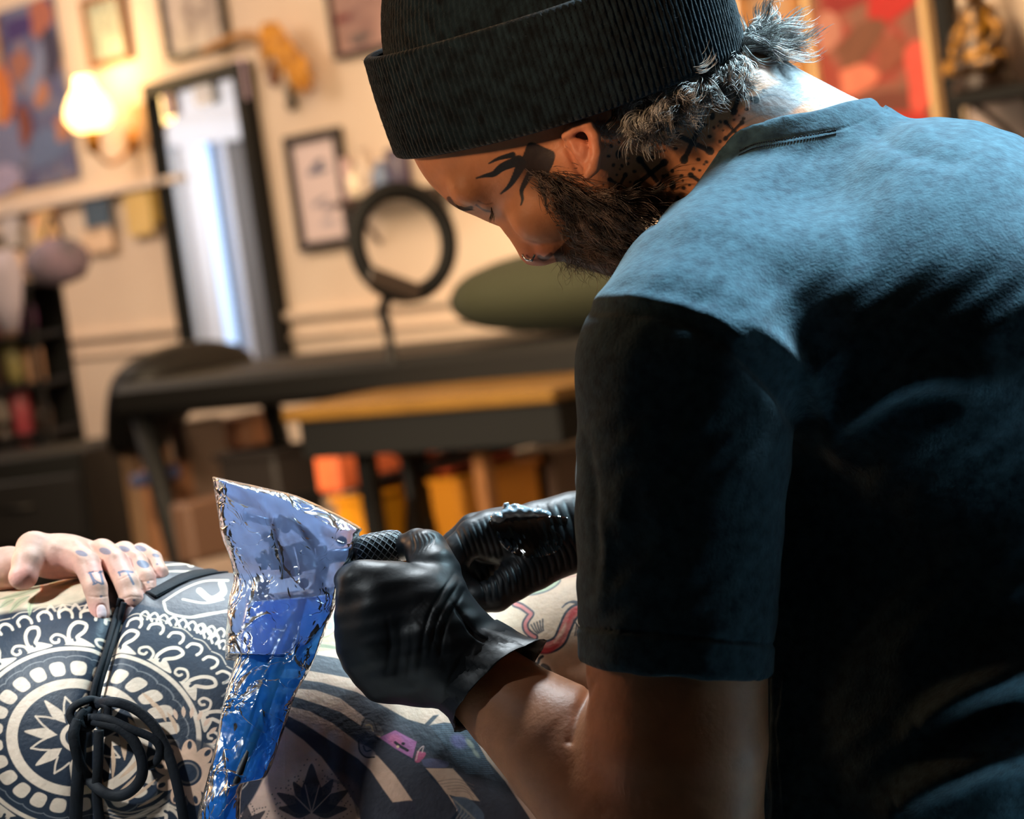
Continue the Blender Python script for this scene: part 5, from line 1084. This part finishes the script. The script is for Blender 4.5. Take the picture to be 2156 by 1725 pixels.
for q, w_ in (([(189, 1206), (193, 1216), (199, 1229)], 5), ([(190, 1206), (200, 1222), (214, 1230)], 3.4), ([(211, 1204), (214, 1216), (217, 1229)], 5), ([(186, 1207), (196, 1204)], 3.4), ([(208, 1206), (216, 1203)], 3.4), ([(196, 1231), (204, 1228)], 3.4),
              ([(250, 1206), (262, 1203), (279, 1205)], 5), ([(268, 1204), (274, 1216), (281, 1230)], 5), ([(250, 1205), (253, 1212)], 4)): hp_.line(q, w_, hk, .92)
hp_.c[Nh[:, 2] > .3] = lin((208, 162, 142))
Fa = np.vstack([F, Fh+len(V)]); Va = np.vstack([V, Vh]); Ca = np.vstack([col, hp_.c])
Wc = q2w(V); Wh = q2w(Vh); surf('client', np.vstack([Wc, Wh])[:, :], Fa, (130, 1120, 640, 1760))
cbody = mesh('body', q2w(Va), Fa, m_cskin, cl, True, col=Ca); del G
# ---- swimsuit ties: waist strap, pulled cord, bow
m_cord = mat('black_navy_lycra', (6, 10, 16), .7, c2=(12, 19, 28), nscale=60, bump=.25, bscale=500, spec=.25)
sw = empty('swimsuit_bottom', q2w([Q(190, 1500, 60)])[0]); sw.parent = cl; sw.location = tuple(q2w([Q(190, 1500, 60)])[0]-parent_world(cl))
def on_body(pts, lift):
    return [w2q(h) for h in near_surface('client', pts) if h is not None]
def cord(pix, r, lift, name, n=None, flat=.5, tw=0, parent=None, lifts=None, nv=None):
    pp = smoothpath(pix, n or 10*len(pix)); q = on_body([tuple(x[:2]) for x in pp], 0)
    L_ = np.interp(np.linspace(0, 1, len(q)), np.linspace(0, 1, len(lifts)), lifts) if lifts else np.full(len(q), lift)
    q = np.array([a+np.array([0, -.3, -.95])*l for a, l in zip(q, L_)]); 
    for _ in range(3): q[1:-1] = (q[:-2]+2*q[1:-1]+q[2:])/4
    g = MB(); g.tube(q2w(q), r*QS, 12, True, flat, nrm=nv if nv is not None else -FW+.3*UP); return g.build(name, m_cord, parent or sw, True)
cord([(318, 1254), (345, 1240), (390, 1216), (440, 1204), (490, 1198), (560, 1196)], 17, 3, 'waist_strap', flat=.3, nv=-FW*.6+UP*.8)
cord([(326, 1258), (360, 1240), (400, 1222), (450, 1209), (500, 1205)], 3, 8, 'strap_seam', flat=.8)
cord([(255, 1262), (246, 1300), (228, 1370), (205, 1440), (192, 1500), (186, 1512)], 6.5, 26, 'tie_cord', lifts=[8, 14, 22, 24, 22, 16], flat=.8)
cord([(262, 1270), (250, 1320), (236, 1376), (216, 1440), (202, 1500), (192, 1516)], 6.5, 26, 'tie_cord', lifts=[6, 12, 20, 22, 20, 14], flat=.8)
cord([(182, 1500), (170, 1520), (178, 1536), (196, 1532), (204, 1512), (192, 1500), (176, 1512)], 11, 26, 'bow_knot', flat=.8)
cord([(196, 1500), (214, 1488), (250, 1486), (290, 1500), (325, 1530), (348, 1570), (366, 1620), (380, 1680), (390, 1740)], 11, 26, 'tie_end', lifts=[22, 34, 38, 32, 26, 20, 16, 12, 10], flat=.45)
cord([(176, 1516), (205, 1524), (250, 1536), (282, 1560), (302, 1600), (302, 1640), (280, 1668), (250, 1680), (215, 1668), (180, 1630), (166, 1590), (160, 1550), (168, 1520)], 12, 26, 'bow_loop', n=110, lifts=[26, 34, 40, 36, 30, 26, 22, 22, 22, 24, 28, 30, 28], flat=.5)
cord([(190, 1518), (230, 1520), (280, 1542), (325, 1560), (340, 1582), (330, 1608), (306, 1616)], 9, 34, 'bow_loop', lifts=[36, 42, 40, 30, 24, 18, 12], flat=.5)
cord([(160, 1530), (152, 1512), (158, 1496), (178, 1484), (200, 1480), (230, 1492), (232, 1512)], 9, 26, 'bow_loop', lifts=[24, 26, 28, 30, 34, 34, 28], flat=.5)
cord([(172, 1540), (170, 1600), (164, 1680), (160, 1760)], 14, 22, 'tie_end', lifts=[22, 18, 14, 12], flat=.45)
cord([(212, 1542), (210, 1600), (206, 1680), (214, 1740)], 11, 22, 'tie_end', lifts=[26, 18, 14, 12], flat=.45)
# ---- treatment table under the client
zc_ = q2w([Q(300, 2010, 430)])[0]; zt0 = zc_[2]; tt = empty('treatment_table', [zc_[0]+.15, zc_[1], 0], 'padded table with a pale sheet that the tattooed client lies on', 'table')
MB().box([zc_[0]+.1, zc_[1]+.02, zt0-.04], (1.0, 0, 0), (0, .33, 0), (0, 0, .04), .02).build('padded_top', m_vinyl, tt)
MB().box([zc_[0]+.1, zc_[1]+.02, zt0+.0015], (.95, 0, 0), (0, .31, 0), (0, 0, .0015)).build('paper_sheet', mat('paper_white', (214, 224, 226), .8), tt)
for sx in (-.8, 1.0):
    for sy in (-.25, .29): MB().tube([[zc_[0]+sx, zc_[1]+sy, zt0-.08], [zc_[0]+sx, zc_[1]+sy, 0.005]], .022, 12).build('leg', m_black, tt, True)
# ================================================================ TATTOO MACHINE AND ITS BLUE BAG
gq = np.array
mc = empty('tattoo_machine', q2w([Q(700, 1220, 60)])[0], 'dark coil tattoo machine with black crosshatched grip held by the left glove', 'tattoo machine')
m_grip = mat('grip_black', (20, 21, 23), .5); m_steel = mat('dark_steel', (70, 76, 84), .3, .9); m_blk2 = mat('machine_black', (24, 27, 34), .4, .4)
a_ = Q(744, 1168, 62); b_ = Q(850, 1148, 92); ax2 = b_-a_; L2 = np.linalg.norm(ax2); ax2 /= L2
g = MB(); prof = [(.6, 0), (.86, .04), (.96, .15), (1, .4), (.98, .75), (.86, .95), (.6, 1)]
g.lathe(q2w([a_])[0], q2w([b_])[0]-q2w([a_])[0], [(r_*37*QS, t_*L2*QS) for r_, t_ in prof], 32); g.build('grip', m_grip, mc, True)
u2 = np.cross(ax2, [0, 0, 1.]); u2 /= np.linalg.norm(u2); v2 = np.cross(ax2, u2); g = MB()
def rad(t): return np.interp(t, [p_[1] for p_ in prof], [p_[0] for p_ in prof])*37
for sgn, cnt in ((1, 13), (-1, 13)):
    for k in range(cnt):
        t = np.linspace(.03, .97, 22); an = sgn*t*3.6+2*math.pi*k/cnt; q = a_+np.outer(t*L2, ax2)+((rad(t)+.7)*np.cos(an))[:, None]*u2+((rad(t)+.7)*np.sin(an))[:, None]*v2; g.tube(q2w(q), (.95 if sgn > 0 else .7)*QS, 5)
g.build('grip_mesh', mat('grey_mesh', (168, 172, 178), .5), mc, True)
g = MB()  # frame: side plate with coils, posts and screws
def qtube(pts, r, n=12): g.tube(q2w([Q(*p_) for p_ in pts]), np.array(r)*QS if np.ndim(r) else r*QS, n)
qtube([(742, 1166, 62), (700, 1172, 58), (676, 1180, 56)], [16, 15, 13]); g.build('tube_stem', m_steel, mc, True)
g = MB(); qtube([(676, 1150, 50), (680, 1190, 50), (672, 1230, 46), (650, 1262, 44)], [12, 14, 14, 12]); qtube([(668, 1150, 52), (640, 1120, 50), (610, 1100, 50), (585, 1092, 50)], [10, 11, 11, 10]); qtube([(585, 1092, 50), (575, 1140, 46), (580, 1200, 44)], [9, 10, 10]); g.build('frame', m_blk2, mc, True)
for (x, y, z_, r_, h_2) in ((612, 1215, 40, 22, 66), (652, 1200, 40, 22, 62)):
    g = MB(); g.lathe(q2w([Q(x, y, z_)])[0], q2w([Q(x-14, y-60, z_)])[0]-q2w([Q(x, y, z_)])[0], [(r_*QS*1.15, 0), (r_*QS*1.15, 4*QS), (r_*QS*.9, 5*QS), (r_*QS*.9, (h_2-5)*QS), (r_*QS*1.15, (h_2-4)*QS), (r_*QS*1.15, h_2*QS)], 24); g.build('coil', m_blk2, mc, True)
for (x, y) in ((602, 1112), (720, 1140), (640, 1228), (546, 1225), (562, 1130)):
    g = MB(); g.lathe(q2w([Q(x, y, 30)])[0], -FW, [(11*QS, 0), (11*QS, 7*QS), (6*QS, 8*QS), (6*QS, 3*QS), (3*QS, 3*QS)], 18); g.build('screw', m_steel, mc, True)
g = MB(); qtube([(518, 1088, 52), (550, 1096, 50), (572, 1100, 50)], [8, 9, 9]); qtube([(512, 1088, 52), (520, 1088, 52)], [11, 11]); g.build('contact_screw', m_steel, mc, True)
for (cx, cy) in ((560, 1180), (548, 1235)):
    g = MB()
    for k in range(5): t = .6+k*1.25; qtube([(cx, cy, 46), (cx+16*math.cos(t), cy+16*math.sin(t), 44), (cx+21*math.cos(t+.3), cy+21*math.sin(t+.3), 42)], [7, 8, 4], 8)
    g.build('wing_nut', m_blk2, mc, True)
g = MB(); qtube([(640, 1250, 44), (620, 1330, 10), (585, 1420, -70), (550, 1520, -125), (500, 1640, -175), (455, 1760, -190)], 9, 10); qtube([(620, 1290, 24), (590, 1340, 0), (560, 1400, -50), (520, 1540, -120), (470, 1680, -180)], 5, 8); g.build('clip_cord', mat('cord_black', (16, 18, 24), .5), mc, True)
# ---- the bag: a flattened, crumpled sleeve of thin blue film
def film(name, tint, alpha_mix, rough, dcol=(70, 140, 226)):
    m = bpy.data.materials.new(name); m.use_nodes = True; nt = m.node_tree; nt.nodes.clear(); N_ = nt.nodes.new; out = N_('ShaderNodeOutputMaterial')
    tr = N_('ShaderNodeBsdfTransparent'); tr.inputs[0].default_value = (*lin(tint), 1); df = N_('ShaderNodeBsdfDiffuse'); df.inputs[0].default_value = (*lin(dcol), 1); tl = N_('ShaderNodeBsdfTranslucent'); tl.inputs[0].default_value = (*lin(dcol), 1)
    gl = N_('ShaderNodeBsdfGlossy'); gl.inputs['Roughness'].default_value = rough; m1 = N_('ShaderNodeMixShader'); m1.inputs[0].default_value = .7; m2 = N_('ShaderNodeMixShader'); m2.inputs[0].default_value = alpha_mix; m3 = N_('ShaderNodeMixShader'); fr_ = N_('ShaderNodeFresnel'); fr_.inputs[0].default_value = 1.42
    tc = N_('ShaderNodeTexCoord'); ns = N_('ShaderNodeTexNoise'); ns.inputs['Scale'].default_value = 30; ns.inputs['Detail'].default_value = 3; ns.inputs['Distortion'].default_value = 1.5; bp = N_('ShaderNodeBump'); bp.inputs['Strength'].default_value = .7; bp.inputs['Distance'].default_value = .004
    lk = nt.links.new; lk(tc.outputs['Object'], ns.inputs['Vector']); sb = N_('ShaderNodeMath'); sb.operation = 'SUBTRACT'; sb.inputs[1].default_value = .5; ab = N_('ShaderNodeMath'); ab.operation = 'ABSOLUTE'; pw = N_('ShaderNodeMath'); pw.operation = 'POWER'; pw.inputs[1].default_value = .6; lk(ns.outputs[0], sb.inputs[0]); lk(sb.outputs[0], ab.inputs[0]); lk(ab.outputs[0], pw.inputs[0]); lk(pw.outputs[0], bp.inputs['Height']); lk(bp.outputs[0], gl.inputs['Normal']); lk(bp.outputs[0], fr_.inputs['Normal'])
    lk(df.outputs[0], m1.inputs[1]); lk(tl.outputs[0], m1.inputs[2]); lk(tr.outputs[0], m2.inputs[1]); lk(m1.outputs[0], m2.inputs[2]); lk(fr_.outputs[0], m3.inputs[0]); lk(m2.outputs[0], m3.inputs[1]); lk(gl.outputs[0], m3.inputs[2]); lk(m3.outputs[0], out.inputs[0]); return m
bag = empty('plastic_bag', q2w([Q(560, 1400, 20)])[0], 'translucent crumpled blue plastic bag covering the tattoo machine and hanging down', 'plastic bag')
def sheet(name, left, right, dz, bulge, nu, nv, m, seed, amp, ridges=()):
    """closed sleeve between a left and a right edge line; dz per row; ridges are hard creases pressed into the film"""
    Lp = smoothpath(left, nv); Rp = smoothpath(right, nv); dzv = np.interp(np.linspace(0, 1, nv), np.linspace(0, 1, len(dz)), dz)[:, None]; r = np.random.default_rng(seed)
    t = (2*math.pi*np.arange(nu)/nu)[None]; u = .5-.5*np.cos(t); s = np.sin(t); sg = np.where(s >= 0, 1., -1.)
    x = Lp[:, :1]+(Rp-Lp)[:, :1]*u; y = Lp[:, 1:]+(Rp-Lp)[:, 1:]*u; w = np.zeros_like(x)
    for _ in range(6):
        kx, ky, p0, a = r.uniform(-1, 1)*.045, r.uniform(-1, 1)*.022, r.uniform(0, 6), r.uniform(.5, 1); w += a*np.abs(np.sin(kx*x+ky*y+p0+sg))-.3*a
    for _ in range(4):
        kx, ky, p0 = r.uniform(-1, 1)*.13, r.uniform(-1, 1)*.08, r.uniform(0, 6); w += .22*np.abs(np.sin(kx*x+ky*y+p0+sg*2))
    for pts, dep, wd in ridges:
        D, T = segdist(x.ravel(), y.ravel(), smoothpath(pts, 20)); w += (dep/amp*np.exp(-(D/wd)**1.3)*np.sin(np.pi*np.clip(T, .02, .98))**.5).reshape(x.shape)*2*(sg > 0)
    edge = np.minimum(1, np.abs(s)*2.5); e2 = np.minimum(1, np.minimum(np.arange(nv), nv-1-np.arange(nv))/6.)[:, None]
    z = dzv-(s*bulge*e2+sg*amp*w*edge*.5*e2); k = (FPX+z)/FPX; V = np.stack([(x-CX)*k, (y-CY)*k, z], -1).reshape(-1, 3)
    I = np.arange(nu); J = (I+1) % nu; F = np.vstack([np.stack([i*nu+I, i*nu+J, (i+1)*nu+J, (i+1)*nu+I], 1) for i in range(nv-1)])
    return mesh(name, q2w(V), F, m, bag)
m_film1 = film('pale_blue_film', (222, 234, 253), .40, .2, (186, 208, 252)); m_film2 = film('deep_blue_film', (160, 210, 254), .58, .2, (70, 170, 255))
sheet('bag_mouth', [(447, 1005), (452, 1040), (460, 1090), (467, 1130), (484, 1175), (492, 1222), (481, 1265), (476, 1330), (474, 1390)],
      [(450, 1004), (560, 1028), (640, 1050), (752, 1106), (757, 1124), (745, 1165), (718, 1225), (692, 1310), (612, 1402)], [62, 58, 52, 46, 40, 34, 20, 0, -28], 52, 280, 190, m_film1, 3, 10, [([(562, 1058), (572, 1110), (590, 1170), (600, 1225), (612, 1275)], 9, 5), ([(612, 1085), (640, 1130), (668, 1178)], 8, 6), ([(470, 1040), (500, 1058), (545, 1072)], 6, 5), ([(655, 1085), (700, 1110), (735, 1120)], 8, 6), ([(590, 1190), (628, 1235), (652, 1262)], 7, 5), ([(640, 1150), (628, 1200), (640, 1250)], 6, 4), ([(500, 1340), (548, 1300), (600, 1290)], 7, 4), ([(690, 1130), (720, 1145), (745, 1140)], 6, 5)])
sheet('bag_sleeve', [(520, 1255), (505, 1320), (492, 1400), (470, 1480), (455, 1560), (436, 1640), (420, 1700), (408, 1770)],
      [(716, 1235), (690, 1320), (655, 1405), (622, 1465), (592, 1555), (560, 1635), (512, 1655), (505, 1770)], [28, 0, -45, -85, -110, -140, -160, -175], 30, 220, 190, m_film2, 8, 9, [([(640, 1290), (620, 1370), (625, 1400), (652, 1415)], 8, 4), ([(600, 1370), (618, 1400)], 6, 4), ([(450, 1624), (485, 1628), (520, 1640)], 8, 5), ([(550, 1480), (556, 1540)], 5, 4), ([(470, 1560), (480, 1640), (470, 1720)], 6, 5), ([(612, 1300), (560, 1420), (520, 1520)], 5, 5)])
